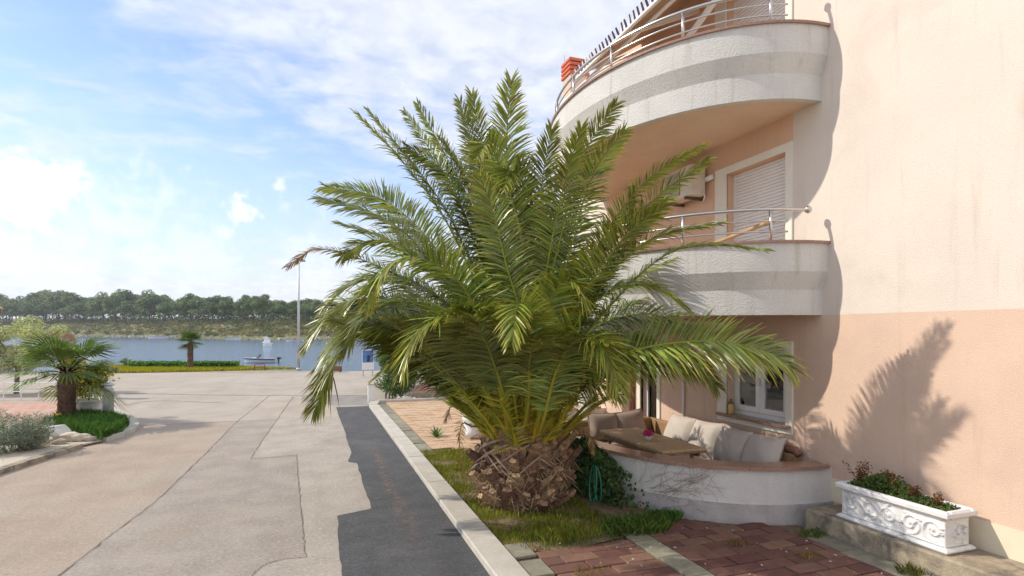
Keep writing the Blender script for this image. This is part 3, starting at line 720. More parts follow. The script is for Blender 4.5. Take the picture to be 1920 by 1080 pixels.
FR = [  # photo points with depths: (x, y, depth)..., leaflet length, twist, brown share
 ([(930, 640, 7.95), (850, 440, 7.72), (765, 315, 7.54), (668, 212, 7.36)], .34, .5, 0),
 ([(935, 640, 7.95), (865, 450, 7.84), (800, 340, 7.78), (690, 205, 7.72)], .30, -.3, 0),
 ([(945, 620, 7.95), (880, 430, 7.72), (830, 320, 7.54), (757, 207, 7.36)], .24, .9, 0),
 ([(950, 600, 7.95), (890, 400, 7.76), (840, 300, 7.62), (783, 195, 7.48)], .34, -.2, 0),
 ([(945, 600, 7.95), (870, 400, 7.8), (830, 320, 7.7), (760, 275, 7.6)], .40, .2, 0),
 ([(930, 680, 8.2), (830, 510, 8.2), (720, 410, 8.2), (600, 372, 8.1)], .46, .3, 0),
 ([(930, 660, 8.6), (820, 470, 9.0), (720, 375, 9.3), (610, 350, 9.4)], .52, 0, 0),
 ([(925, 680, 7.8), (835, 530, 7.6), (735, 455, 7.5), (640, 420, 7.5)], .42, .4, 0),
 ([(920, 690, 8.0), (840, 570, 7.9), (710, 500, 7.8), (600, 466, 7.8), (538, 500, 7.8)], .23, .2, .24),
 ([(930, 690, 7.6), (870, 540, 7.1), (790, 485, 6.8), (730, 495, 6.6), (693, 560, 6.5)], .46, -.1, 0),
 ([(930, 700, 8.4), (830, 610, 8.5), (720, 560, 8.6), (630, 580, 8.6), (572, 650, 8.6)], .50, 0, 0),
 ([(925, 700, 8.6), (820, 580, 9.0), (720, 520, 9.2), (640, 545, 9.3), (600, 600, 9.3)], .50, 0, 0),
 ([(920, 725, 7.8), (840, 645, 7.5), (740, 612, 7.3), (650, 650, 7.2), (590, 768, 7.1)], .50, .15, 0),
 ([(930, 720, 8.3), (830, 640, 8.3), (720, 600, 8.3), (630, 640, 8.3), (598, 730, 8.3)], .46, 0, 0),
 ([(945, 765, 7.2), (925, 690, 6.8), (880, 612, 6.5), (830, 592, 6.3), (775, 640, 6.1), (757, 690, 6.0)], .46, -.1, 0),
 ([(940, 730, 8.0), (880, 690, 7.9), (814, 666, 7.8), (760, 668, 7.8), (698, 712, 7.8)], .28, 0, 0),
 ([(1000, 640, 7.6), (985, 480, 7.3), (952, 350, 7.1), (918, 272, 6.8), (893, 296, 6.4)], .46, .45, 0),
 ([(1000, 640, 7.8), (995, 480, 7.6), (986, 385, 7.4), (965, 322, 7.1), (944, 350, 6.7)], .44, .5, 0),
 ([(985, 640, 7.4), (950, 500, 7.1), (925, 400, 6.9), (900, 330, 6.7)], .42, .3, 0),
 ([(980, 600, 7.59), (955, 400, 7.38), (950, 270, 7.15), (958, 152, 6.9)], .50, .1, 0),
 ([(970, 620, 7.59), (920, 420, 7.38), (895, 300, 7.15), (862, 190, 6.9)], .36, .2, 0),
 ([(975, 620, 7.59), (930, 400, 7.38), (905, 280, 7.15), (885, 178, 6.9)], .40, -.2, 0),
 ([(965, 620, 7.95), (905, 430, 7.88), (870, 330, 7.86), (830, 265, 7.84)], .48, .2, 0),
 ([(1000, 620, 7.59), (1010, 430, 7.38), (1018, 330, 7.15), (1035, 242, 6.9)], .42, 0, 0),
 ([(1010, 640, 7.48), (1050, 450, 7.14), (1095, 290, 6.76), (1157, 192, 6.35)], .34, -.5, 0),
 ([(1020, 650, 7.5), (1070, 470, 7.18), (1110, 330, 6.83), (1172, 243, 6.45)], .36, -.6, 0),
 ([(1005, 640, 7.47), (1035, 450, 7.1), (1062, 330, 6.69), (1090, 240, 6.25)], .38, .3, 0),
 ([(1030, 680, 7.47), (1100, 500, 7.1), (1200, 350, 6.69), (1318, 272, 6.25)], .32, -.2, 0),
 ([(1030, 690, 7.48), (1110, 540, 7.14), (1210, 390, 6.76), (1330, 298, 6.35)], .38, -.4, 0),
 ([(1020, 690, 7.48), (1080, 540, 7.14), (1150, 430, 6.76), (1255, 372, 6.35)], .38, -.2, 0),
 ([(1025, 680, 7.47), (1090, 560, 7.1), (1165, 450, 6.69), (1245, 385, 6.25)], .50, -.5, 0),
 ([(1040, 700, 7.5), (1120, 540, 7.18), (1220, 450, 6.83), (1350, 418, 6.45)], .42, 0, 0),
 ([(1050, 700, 7.58), (1130, 590, 7.35), (1230, 490, 7.1), (1310, 460, 6.83), (1437, 468, 6.55)], .36, .2, 0),
 ([(1045, 700, 8.0), (1120, 600, 8.0), (1200, 520, 8.0), (1300, 470, 8.0), (1345, 500, 8.0)], .40, 0, 0),
 ([(1050, 710, 8.3), (1130, 610, 8.4), (1220, 550, 8.4), (1335, 535, 8.3)], .36, .2, 0),
 ([(1050, 740, 7.6), (1120, 685, 7.2), (1220, 650, 6.9), (1340, 640, 6.7), (1440, 660, 6.6), (1487, 692, 6.5)], .50, -.25, 0),
 ([(1040, 745, 8.4), (1130, 690, 8.6), (1230, 668, 8.8), (1310, 690, 8.8), (1345, 725, 8.8)], .42, 0, 0),
 ([(1020, 785, 7.2), (1045, 690, 6.8), (1085, 635, 6.5), (1120, 640, 6.3), (1148, 690, 6.2), (1160, 725, 6.2)], .46, -.2, 0),
 ([(990, 765, 7.2), (992, 660, 6.6), (988, 590, 6.1), (970, 572, 5.8), (960, 640, 5.5)], .34, 0, 0),
 ([(930, 690, 8.3), (850, 580, 8.3), (760, 530, 8.3), (690, 540, 8.3), (640, 600, 8.3)], .46, 0, 0),
 ([(930, 700, 7.6), (860, 620, 7.3), (780, 570, 7.0), (700, 580, 6.9), (640, 660, 6.8)], .44, .1, 0),
 ([(935, 680, 7.9), (850, 540, 7.7), (770, 470, 7.6), (700, 450, 7.6), (640, 480, 7.6)], .40, .1, 0),
 ([(1040, 700, 8.0), (1110, 620, 7.8), (1190, 590, 7.6), (1260, 600, 7.5), (1310, 640, 7.4)], .40, 0, 0),
 ([(1030, 690, 7.6), (1090, 590, 7.3), (1160, 540, 7.1), (1230, 540, 7.0), (1290, 580, 6.9)], .40, -.1, 0),
 ([(1000, 700, 7.2), (1020, 600, 6.8), (1045, 540, 6.5), (1075, 530, 6.3), (1100, 570, 6.2)], .38, 0, 0),
 ([(890, 800, 7.8), (866, 795, 7.6), (862, 850, 7.5), (876, 905, 7.5)], .10, 0, 1),
 ([(1040, 815, 7.6), (1080, 800, 7.5), (1105, 815, 7.4), (1112, 850, 7.4)], .10, 0, 1),
 ([(925, 850, 7.3), (965, 838, 7.1), (1010, 850, 7.1), (1040, 870, 7.1)], .08, 0, 1),
 ([(885, 780, 8.2), (850, 760, 8.2), (835, 790, 8.2)], .14, 0, 1),
 ([(1035, 780, 7.9), (1075, 740, 7.6), (1120, 720, 7.4), (1165, 740, 7.3)], .36, 0, 0),
]
for i, (L, lm, tw, br) in enumerate(FR):
    P = [at(*p) for p in L]; h = Vector((P[-1].x-PC.x, P[-1].y-PC.y, 0)); h = h.normalized()*min(.45, h.length*.25)
    st = PC+h+Vector((random.uniform(-.08, .08), random.uniform(-.08, .08), random.uniform(.88, 1.1)))
    frond_mesh([st]+P, lm*(1.0 if L[-1][0] > 1180 and L[-1][1] < 560 else 1.22), tw*.5, br, 1.0, random.uniform(.85, 1.3), parent=palm, base_frac=.29, face=random.uniform(.1, .35) if (L[-1][1] > 560 and L[-1][0] < 900) else (random.uniform(.05, .28) if L[-1][0] > 1180 and L[-1][1] < 560 else random.uniform(.3, .72)))
for i in range(84):                                   # the rest of the crown, all round and inside
    az = i*2.399+random.uniform(-.2, .2); el = (1.32, 1.15, 1.0, .85)[i % 4]+random.uniform(-.1, .1); ln = random.uniform(2.3, 3.3)
    if i > 61: az = R(115+135*(i-62)/21); el = random.uniform(.8, 1.25); ln = random.uniform(2.6, 3.3)
    h = Vector((math.cos(az), math.sin(az), 0)); st = PC+h*.3+Vector((0, 0, random.uniform(.75, .95)))
    if h.x > .2: ln *= .8
    if h.y < .1: ln *= .85
    dr = random.uniform(.8, 1.9); lim = 2.5 if h.x < -.3 else (2.3 if h.y < .35 else 1.5)
    if h.x > .15 and h.y < .2: el = max(el, 1.2)
    while True:
        P = [st]
        for k in range(1, 5):
            t = k/4; e = el-dr*t*t*1.1; P.append(P[-1]+(h*math.cos(e)+Vector((0, 0, 1))*math.sin(e))*ln/4)
        if P[-1].z > lim or dr < .1: break
        dr -= .1
    frond_mesh(P, random.uniform(.42, .58), random.uniform(-.4, .4), 0, .75, random.uniform(.65, 1.0), parent=palm, face=random.choice((0, .2, .5)), base_frac=.46 if h.y < .1 else .3)
# young and cut yellow petioles with stiff spines around the collar
for i in range(22):
    az = -PI/2+(-1.55+3.1*i/21)+random.uniform(-.1, .1)-PSI*.5; h = Vector((math.cos(az), math.sin(az), 0)); rr = random.uniform(.32, .5)
    st = PC+h*rr+Vector((0, 0, random.uniform(.80, 1.05))); e = random.uniform(.8, 1.3); ln = random.uniform(.6, 1.3)
    P = [st]
    for k in range(1, 4): e -= .1; P.append(P[-1]+(h*math.cos(e)+Vector((0, 0, 1))*math.sin(e))*ln/3)
    C, L = catmull(P, 20); r = MB(); rad = np.interp(np.linspace(0, 1, 20), [0, .3, 1], [.050, .034, .008])
    g = lambda a: (np.interp(a, [0, .3, 1], [.62, .52, .36]), np.interp(a, [0, .3, 1], [.30, .41, .38]), .035)
    r.tube(C[::3], rad[::3], 6); r.t = [g((q//6)/6) for q in range(len(r.v))]
    B = Vector((-h.y, h.x, 0))
    for k in range(60):
        a = random.uniform(.2, 1); p = Vector(C[int(a*19)]); T = Vector(C[min(19, int(a*19)+1)]-C[max(0, int(a*19)-1)]).normalized()
        dd = (T*random.uniform(.3, 1.1)+B*random.choice((-1, 1))*random.uniform(.3, 1)+h*random.uniform(-.4, .5)).normalized(); l_ = random.uniform(.14, .38)
        w_ = dd.cross(Vector((random.uniform(-1, 1), random.uniform(-1, 1), .3))).normalized()*.010
        c_ = g(random.uniform(.2, 1)); r.tn = (c_[0]*random.uniform(.6, 1.1), c_[1]*random.uniform(.8, 1.15), c_[2])
        r.add([p-w_, p+w_, p+dd*l_], [(0, 1, 2)])
    r.build('leaf_stalk', 'rachis', palm)
# trunk
prof = [(.42, -.05), (.50, .07), (.55, .25), (.575, .5), (.56, .74), (.48, .94), (.34, 1.08), (.13, 1.16)]
n = 40; tr = MB(); tr.add([(PC.x+(r+.03*math.sin(7*k+i*2))*math.cos(2*PI*k/n), PC.y+(r+.03*math.sin(5*k+i))*math.sin(2*PI*k/n), z) for i, (r, z) in enumerate(prof) for k in range(n)],
    [(i*n+k, i*n+(k+1) % n, (i+1)*n+(k+1) % n, (i+1)*n+k) for i in range(len(prof)-1) for k in range(n)])
tr.build('trunk', 'bark', palm, True)
stub = []
for v in range(6):
    w, l, th = .080+.018*(v % 3), .25+.04*(v % 4), .045; j = lambda a: random.uniform(-a, a)
    vs = []
    for t, ww, tt, bow in ((0, w*1.25, th*1.4, 0), (.5, w*.95, th*1.0, .02), (1, w*.62, th*.6, .05)):
        vs += [(t*l+j(.01), -ww+j(.01), -tt+bow), (t*l+j(.012), 0, -tt*1.35+bow), (t*l+j(.012), ww+j(.01), -tt+bow), (t*l+j(.02), ww*.8+j(.01), tt+bow), (t*l+j(.02), 0, tt*1.2+bow), (t*l+j(.02), -ww*.8+j(.01), tt+bow)]
    fs = [(i*6+k, i*6+(k+1) % 6, i*6+6+(k+1) % 6, i*6+6+k) for i in range(2) for k in range(6)]
    mb = MB(); mb.add(vs, fs); mb.cur = 1; mb.add(vs[12:], [(0, 1, 2, 3, 4, 5)])
    o = mb.build('leaf_base', ['boot', 'boot_cut']); stub.append(o.data); bpy.data.objects.remove(o)
for i in range(165):
    az = i*2.39996; t = i/165; z = .05+.92*t+random.uniform(-.025, .025); rr = np.interp(z, [p[1] for p in prof], [p[0] for p in prof])-.05
    o = bpy.data.objects.new('leaf_base', stub[i % 6]); COL.objects.link(o); o.parent = palm
    o.location = (rr*math.cos(az), rr*math.sin(az), z); s = random.uniform(.65, 1.15); o.scale = (s*random.uniform(.7, 1.15), s, s)
    o.rotation_euler = (random.uniform(-.35, .35), -(.48+.5*t)+random.uniform(-.25, .25), az+random.uniform(-.3, .3))
# hanging fibre and dead strips
V = []; mbf = MB()
for i in range(1500):
    az = random.uniform(0, 2*PI); z = random.uniform(.03, .9); rr = np.interp(z, [p[1] for p in prof], [p[0] for p in prof])+random.uniform(.0, .14)
    p = Vector((PC.x+rr*math.cos(az), PC.y+rr*math.sin(az), z)); d = Vector((random.uniform(-1, 1), random.uniform(-1, 1), random.uniform(-.9, .5))).normalized()
    w = Vector((random.uniform(-1, 1), random.uniform(-1, 1), random.uniform(-1, 1))).normalized()*.005; l = random.uniform(.08, .3)
    m_ = p+d*l*.5+Vector((0, 0, -.02)); e = p+d*l+Vector((0, 0, -.06)); e.z = max(e.z, .035); m_.z = max(m_.z, .035)
    mbf.add([p-w, p+w, m_+w, m_-w], [(0, 1, 2, 3)]); mbf.add([m_-w, m_+w, e], [(0, 1, 2)])
tag(mbf.build('trunk_fibre', 'straw', palm), kind='stuff')
for i in range(24):
    az = random.uniform(-PI, 0) if i < 18 else random.uniform(0, PI); z = random.uniform(.55, 1.05); rr = .52
    p = PC+Vector((rr*math.cos(az), rr*math.sin(az), z)); h = Vector((math.cos(az), math.sin(az), 0)); sd_ = Vector((-h.y, h.x, 0))*random.choice((-1, 1))
    l = random.uniform(.3, .65); P = [p, p+(h*.25+sd_*.1+Vector((0, 0, .04)))*l, p+(h*.32+sd_*.5+Vector((0, 0, -.12)))*l, p+(h*.25+sd_*.9+Vector((0, 0, -.4)))*l]
    C, _ = catmull(P, 12); mb = MB(); w = .016
    mb.add([(c[0], c[1], c[2]+s_*w*math.sin(PI*(.15+.8*k/11))) for k, c in enumerate(C) for s_ in (-1, 1)], [(2*k, 2*k+1, 2*k+3, 2*k+2) for k in range(11)])
    mb.build('dead_strip', 'dry_leaf', palm)
# ================================================================== FAN PALMS
def fan_leaf(hub, fwd, up, r, n=30, spread=1.5, tone=1.0, droop=.14):
    fwd = Vector(fwd).normalized(); up = (Vector(up)-Vector(up).dot(fwd)*fwd).normalized(); side = fwd.cross(up); V = []; F = []; T = []
    hub = Vector(hub)
    for k in range(n):
        a = -spread+2*spread*k/(n-1); l = r*(1-.16*abs(a/spread)**2)*random.uniform(.93, 1.04)
        d = fwd*math.cos(a)+side*math.sin(a); w = d.cross(up)*(r*spread/n*1.05); fold = up*(.02 if k % 2 else -.02)*r
        b = len(V); m1 = hub+d*l*.5+fold+up*.04*r; tipp = hub+d*l+Vector((0, 0, -1))*l*droop*random.uniform(.6, 1.5)
        V += [hub, m1-w*.5, m1+w*.5, hub.lerp(tipp, .8)+up*.03*r-w*.26, hub.lerp(tipp, .8)+up*.03*r+w*.26, tipp]
        F += [(b, b+1, b+2, b+2), (b+1, b+3, b+4, b+2), (b+3, b+5, b+5, b+4)]
        g = tone*random.uniform(.85, 1.15); T += [(g, g, g)]*3+[(g*1.1, g*1.05, g)]*2+[(g*1.9, g*1.4, g)]
    return V, F, T
def fan_palm(name, loc, h, tr_, rl, nl, label, cat, els, pet=.55, tone=1.0):
    t = empty(name, loc, label, cat)
    mb = MB(); mb.lathe([(tr_*1.05, -.05), (tr_*1.15, .1*h), (tr_, .4*h), (tr_*1.05, .8*h), (tr_*.7, h), (.02, h*1.08)], loc, 16); mb.build('trunk', 'bark', t, True)
    hm = MB()
    for i in range(int(150*h)):                       # shaggy old leaf bases
        az = random.uniform(0, 2*PI); z = random.uniform(.02, .98)*h; p = Vector(loc)+Vector((tr_*.95*math.cos(az), tr_*.95*math.sin(az), z)); o = Vector((math.cos(az), math.sin(az), 0)); s = Vector((-o.y, o.x, 0))*random.uniform(.012, .03)
        q = p+o*random.uniform(.04, .10)+Vector((0, 0, random.uniform(.04, .14))); hm.add([p-s, p+s, q+s*.5, q-s*.5], [(0, 1, 2, 3)])
    tag(hm.build('bark_fringe', 'boot', t), kind='stuff')
    top = Vector(loc)+Vector((0, 0, h))
    for i in range(nl):
        az = i*2.399+random.uniform(-.2, .2); el = els[i % len(els)]+random.uniform(-.12, .12); o = Vector((math.cos(az), math.sin(az), 0))
        d = o*math.cos(el)+Vector((0, 0, 1))*math.sin(el); l = pet*random.uniform(.8, 1.15); hub = top+d*l+Vector((0, 0, -.1*l*math.cos(el)))
        fwd = o*math.cos(el-.15)+Vector((0, 0, 1))*math.sin(el-.15)
        V, F, T = fan_leaf(hub, fwd, Vector((0, 0, 1))-.2*o, rl*random.uniform(.85, 1.1), tone=tone*random.uniform(.8, 1.2)*(1 if el > -.2 else .9))
        me = MB(); me.v = [tuple(v) for v in V]; me.f = [tuple(dict.fromkeys(f)) for f in F]; me.mi = [0]*len(F); me.t = T if el > -.15 else [(a*1.5, b*1.1, c) for a, b, c in T]
        fo = me.build('fan_leaf', 'fan_leaf', t)
        MB().tube([top, top+d*l*.5+Vector((0, 0, .03)), hub], [.022, .014, .010], 5).build('leaf_stalk', 'grass', fo)
    return t
fp = G(125, 797)
fan_palm('fan_palm', (fp.x, fp.y, .05), 1.3, .19, 1.0, 18, 'fan palm with shaggy trunk in the bed left of the road', 'palm tree', (1.05, .7, .45, .2, -.05, .85, -.35), .64)
sp_ = G(357, 684); sp_ = at(357, 686, 37.5)
fan_palm('fan_palm', (sp_.x, sp_.y, .0), 1.75, .16, .70, 22, 'small fan palm growing alone on the grassy shore', 'palm tree', (1.2, .8, .4, .0, -.4), .35, .9)
q_ = at(236, 689, 39.5)
fan_palm('fan_palm', (q_.x, q_.y, .0), .15, .06, .42, 9, 'tiny fan palm seedling at the left end of the shore grass', 'palm tree', (1.1, .7, .35), .25, .9)
# ================================================================== TREES AND SHRUBS
def crown(blobs, n, size, tint0=(1, 1, 1), tvar=.3, m='leaf', asp=.6, name='crown', parent=None, flat=.5):
    L = []; tot = sum(b[3]**2 for b in blobs)
    for (x, y, z, r) in blobs:
        k = max(8, int(n*r*r/tot)); d = nrm(rng.normal(size=(k, 3))); rad = r*rng.uniform(.45, 1.08, (k, 1))**.6
        C = np.array([[x, y, z]])+d*rad*np.array([[1, 1, .8]]); L.append(leaf_cards(C, size, d*1.2+np.array([[0, 0, flat]]), asp, np.array(tint0)*random.uniform(.82, 1.18), tvar))
    V, F, T = cat_meshes(L); return np_mesh(name, V, F, m, parent, T, local=True)
def limb_tree(parent, h, r, ends, m):
    mb = MB(); mb.tube([(0, 0, -.1), (.02*h, 0, h*.35), (0, .02*h, h*.7)], [r, r*.8, r*.5], 8)
    for e in ends: mb.tube([(0, 0, h*.45), (e[0]*.5, e[1]*.5, (h*.45+e[2])*.5+.05*h), e], [r*.45, r*.3, r*.1], 5)
    return mb.build('trunk', m, parent, True, local=True)
# pine wood on the far shore: each pine of the front rows is a tree, the depth of the wood is one mass
protos = []
for v in range(6):
    t = bpy.data.objects.new('pine_tree', None); COL.objects.link(t)
    H = random.uniform(13, 16); bl = []
    for k in range(13):
        a = k*2.4; rr = random.uniform(.1, 1)*4.8; bl.append((rr*math.cos(a), rr*math.sin(a), H-1.8-.9*rr-random.uniform(0, 2.6), random.uniform(1.7, 2.6)))
    for k in range(6): a = k*1.7+v; bl.append((3.2*math.cos(a), 3.2*math.sin(a), H*.38+random.uniform(-1, 1), random.uniform(1.2, 1.8)))
    crown(bl, 2400, .40, (1, 1, 1), .35, 'pine', .75, parent=t, flat=.9); limb_tree(t, H*.95, .28, [(b[0], b[1], b[2]) for b in bl[:7]], 'pine_bark'); protos.append(t)
pl = []
for row, (o0, o1, nn) in enumerate(((44, 50, 38), (54, 64, 34), (70, 84, 30))):
    for k in range(nn):
        x = -60+(760)*(k+random.uniform(.1, .9))/nn; pl.append((x, random.uniform(o0, o1), row))
for i, (x, off, row) in enumerate(pl):
    t = protos[i] if i < 6 else copy_tree(protos[i % 6])
    p = farpt(x, off); t.location = p; s = random.uniform(.72, 1.22)*np.interp(x, [0, 250, 600], [1.62, 1.22, .62])*(1+.06*row); t.scale = (s*1.05, s*1.05, s); t.rotation_euler.z = random.uniform(0, 6.28)
    tag(t, 'tall green pine standing in the wood across the water', 'tree', 'pines on the far shore')
L = []
for k in range(230):
    x = random.uniform(-500, 1150); off = random.uniform(86, 150) if -60 < x < 700 else random.uniform(40, 130); p = farpt(x, off); H = random.uniform(11, 15)*np.interp(x, [0, 250, 600], [1.6, 1.15, .6])
    for b in range(5):
        c = np.array([[p.x+random.uniform(-4, 4), p.y+random.uniform(-4, 4), p.z+H-random.uniform(1, 5)]]); d = nrm(rng.normal(size=(75, 3)))
        L.append(leaf_cards(c+d*random.uniform(2, 3)*np.array([[1, 1, .75]]), .62, d*1.2+np.array([[0, 0, .8]]), .75, np.array((1, 1, 1))*random.uniform(.75, 1.15), .3))
V, F, T = cat_meshes(L); o = np_mesh('pine_wood', V, F, 'pine', None, T); tag(o, 'dense pine wood behind the front trees across the water', 'wood', kind='stuff')
# scrub and shore rocks
L = []; LR = []
for k in range(520):                                 # understorey below the crowns
    x = random.uniform(-150, 760); off = random.uniform(40, 95); p = farpt(x, off); d = nrm(rng.normal(size=(40, 3))); r = random.uniform(1.8, 3.6)*np.interp(x, [0, 300, 600], [1.35, 1.1, .8])
    L.append(leaf_cards(np.array([[p.x, p.y, p.z+r*.6]])+d*r, .5, d, .7, np.array((.5, .75, .7))*random.uniform(.8, 1.2), .3))
for k in range(1900):
    x = random.uniform(-150, 720); off = random.uniform(4, 46); p = farpt(x, off); r = random.uniform(.5, 1.9)*(1.4 if off > 36 else 1)
    d = nrm(rng.normal(size=(26, 3))); d[:, 2] = abs(d[:, 2]); w = random.random()
    t0 = (.95, .8, .65) if w < .35 else ((.45, .72, .5) if w < .85 else (1.3, 1.15, 1.0))
    L.append(leaf_cards(np.array([[p.x, p.y, p.z]])+d*r*np.array([[1.2, 1.2, .7]]), .36, d, .7, np.array(t0)*random.uniform(.8, 1.2), .3))
V, F, T = cat_meshes(L); tag(np_mesh('shore_scrub', V, F, 'shrub', None, T), 'brown and green scrub along the far bank', 'scrub', kind='stuff')
for k in range(300):
    x = random.choice((random.uniform(150, 330), random.uniform(-100, 700))); p = farpt(x, random.uniform(-.5, 2.2)); d = nrm(rng.normal(size=(9, 3)))
    LR.append(leaf_cards(np.array([[p.x, p.y, p.z+.1]])+d*.35, .42, None, .8, (1, 1, 1), .2))
V, F, T = cat_meshes(LR); tag(np_mesh('shore_rocks', V, F, 'shore_rock', None, T), 'pale rocks along the far waterline', 'rocks', kind='stuff')
# olive tree at the left edge
ob = at(30, HOR, 22.5); ot = empty('olive_tree', (ob.x, ob.y, 0), 'pale silvery olive tree at the left edge behind the fan palm', 'tree')
bl = [(random.uniform(-1.7, 1.3), random.uniform(-1, 1), random.uniform(.9, 2.9), random.uniform(.32, .55)) for k in range(28)]+[(1.55, -.3, 2.5, .35), (1.7, -.2, 2.05, .4), (1.6, 0, 1.6, .4)]
crown(bl, 15000, .065, (5.0, 3.3, 7.5), .25, 'leaf', .32, parent=ot); limb_tree(ot, 2.4, .10, [b[:3] for b in bl[::2]], 'pine_bark')
# hedge
hb = empty('hedge', (2.7, 21.5, 0), 'dense green and bronze hedge at the corner beyond the driveway', 'hedge')
bl = []
for k in range(90):
    t = random.random(); x = 2.55+random.uniform(-.35, .45)+t*1.2; y = 20.55+t*5.5; bl.append((x-2.7, y-21.5, random.uniform(.25, 1.85), random.uniform(.3, .5)))
crown(bl, 17000, .055, (.85, .95, .8), .45, 'leaf', .5, name='foliage', parent=hb)
mb = MB()
for k in range(14): x, y = bl[k][0], bl[k][1]; mb.tube([(x, y, -.02), (x+.1, y, .8), (x, y+.1, 1.5)], [.03, .02, .01], 5)
tag(mb.build('stems', 'pine_bark', hb, local=True), kind='stuff')
# darker evergreen behind the hedge, seen between the fronds
tb = empty('laurel_tree', (6.6, 24.0, 0), 'dark evergreen tree behind the date palm at the red terrace', 'tree')
bl = [(random.uniform(-2.4, 2.2), random.uniform(-1, 1), random.uniform(1.0, 3.0), random.uniform(.5, .8)) for k in range(26)]
crown(bl, 9000, .09, (.7, .85, .8), .35, 'leaf', .5, parent=tb); limb_tree(tb, 2.4, .12, [b[:3] for b in bl[:8]], 'pine_bark')
# ivy between trunk and terrace wall
iv = empty('ivy', (3.75, 7.0, .03), 'dark ivy climbing between the date palm trunk and the terrace wall', 'ivy')
def near_wall(x_t, z): return point(TERR, .05, x_t)
C = []
for k in range(3600):
    t = random.gauss(1.30, .12); t = min(1.75, max(.93, t)); hh = max(.05, .88-abs(t-1.32)*1.4); z = random.uniform(.05, hh)
    x, y = point(TERR, random.uniform(.03, .26)*(1.25-z*.4), t); C.append((x, y, z))
V, F, T = leaf_cards(np.array(C), .030, np.array([[-.8, -.8, .4]]), .8, (.62, .8, .85), .5); T *= np.where(rng.random((len(T)//4, 1)).repeat(4, 0) < .06, np.array([[2.4, .9, .8]]), 1)
np_mesh('foliage', V, F, 'leaf', iv, T)
mb = MB()
def vine(t, z, a, l, dep):
    P = []; 
    for k in range(9): x, y = point(TERR, .034+.004*dep, t); P.append((x, y, max(.05, min(.69, z)))); t -= math.cos(a)*l/9/2.6; z += math.sin(a)*l/9; a += random.uniform(-.35, .35)
    mb.tube(P, [.0034*(1-.08*k)*(.8**dep) for k in range(9)], 4, False)
    if dep < 2:
        for q in range(3): i = random.randint(2, 8); vine(t+(8-i)*.02, P[i][2], a+random.uniform(-1.1, 1.1), l*.55, dep+1)
for k in range(11): vine(random.uniform(.78, 1.0), random.uniform(.1, .45), random.uniform(-.1, 1.3), random.uniform(.35, .75), 0)
tag(mb.build('bare_stems', 'dry_leaf', iv), kind='stuff')
# green hose hanging behind the trunk
hs = []
for k in range(60):
    t = k/59; a = t*4.2*PI; hs.append((3.60+.05*math.sin(a*.5), 6.93+.10*math.sin(a), .38+.28*math.cos(a)*.9))
tag(MB().tube(hs, .010, 8).build('garden_hose', 'hose', None, True), 'coiled green garden hose between palm trunk and ivy', 'hose')
# grass, weeds
def gfield(name, poly, n, h, w, tint, label, kind='stuff', z=.03, lean=.6, hue=.2, clear=None, clump=True):
    P = scatter(poly, n, z)
    if clump:
        f = np.sin(P[:, 0]*7.1+1)+np.sin(P[:, 1]*5.3)+np.sin(P[:, 0]*3+P[:, 1]*9); P = P[(f+rng.normal(0, 1.2, len(P))) > -.6]
    if clear is not None: P = P[np.linalg.norm(P[:, :2]-np.array(clear[:2]), axis=1) > clear[2]]
    V, F, T = blades(P, h, w, lean, tint, .35, hue); return tag(np_mesh(name, V, F, 'grass', None, T), label, 'grass', kind=kind)
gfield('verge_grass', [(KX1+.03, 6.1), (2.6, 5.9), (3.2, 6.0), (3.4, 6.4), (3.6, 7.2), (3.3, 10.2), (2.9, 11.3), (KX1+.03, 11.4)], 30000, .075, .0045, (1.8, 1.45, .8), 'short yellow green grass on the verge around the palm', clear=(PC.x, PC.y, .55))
gfield('verge_grass', [(2.15, 5.85), (3.0, 5.7), (3.75, 6.0), (3.6, 6.9), (2.3, 6.9)], 7000, .05, .004, (.85, .85, .8), 'darker grass in front of the palm trunk', clear=(PC.x, PC.y, .55))  # blade tint darker than on the rest of the verge
for (x, y, r_, n, hh, tint, lab) in ((3.75, 6.1, .28, 900, .13, (.8, 1.0, .8), 'weeds growing at the foot of the ivy'), (4.22, 6.28, .17, 900, .09, (.6, 1.05, .7), 'bright green weed clump at the foot of the terrace wall'),
        (4.52, 5.25, .09, 70, .05, (1.5, 1.0, .8), 'dry grass tuft between the red pavers'), (5.0, 4.72, .08, 70, .055, (1.9, 1.2, .8), 'straw coloured grass tuft in the red paving'), (5.62, 4.05, .09, 140, .09, (1.0, .8, .7), 'grass tuft below the planter ledge'), (2.62, 5.15, .12, 80, .05, (1.8, 1.1, .7), 'dry moss tuft in the paver joints by the kerb'),
        (5.55, 5.2, .12, 200, .07, (.8, .9, .7), 'weeds at the end of the ledge by the terrace wall')):
    a = rng.uniform(0, 2*PI, n); rr = r_*np.sqrt(rng.random(n)); P = np.stack([x+rr*np.cos(a)*1.6, y+rr*np.sin(a), np.full(n, .04)], 1)
    if n > 400: P = P[~in_poly(P, curve(**TERR, off=.04)+[(7, 12), (7, 5)])]
    V, F, T = blades(P, hh, .004 if n < 400 else .008, .9, tint, .4, .25); tag(np_mesh('weed_tuft', V, F, 'grass', None, T), lab, 'weeds', 'weeds in the paving')
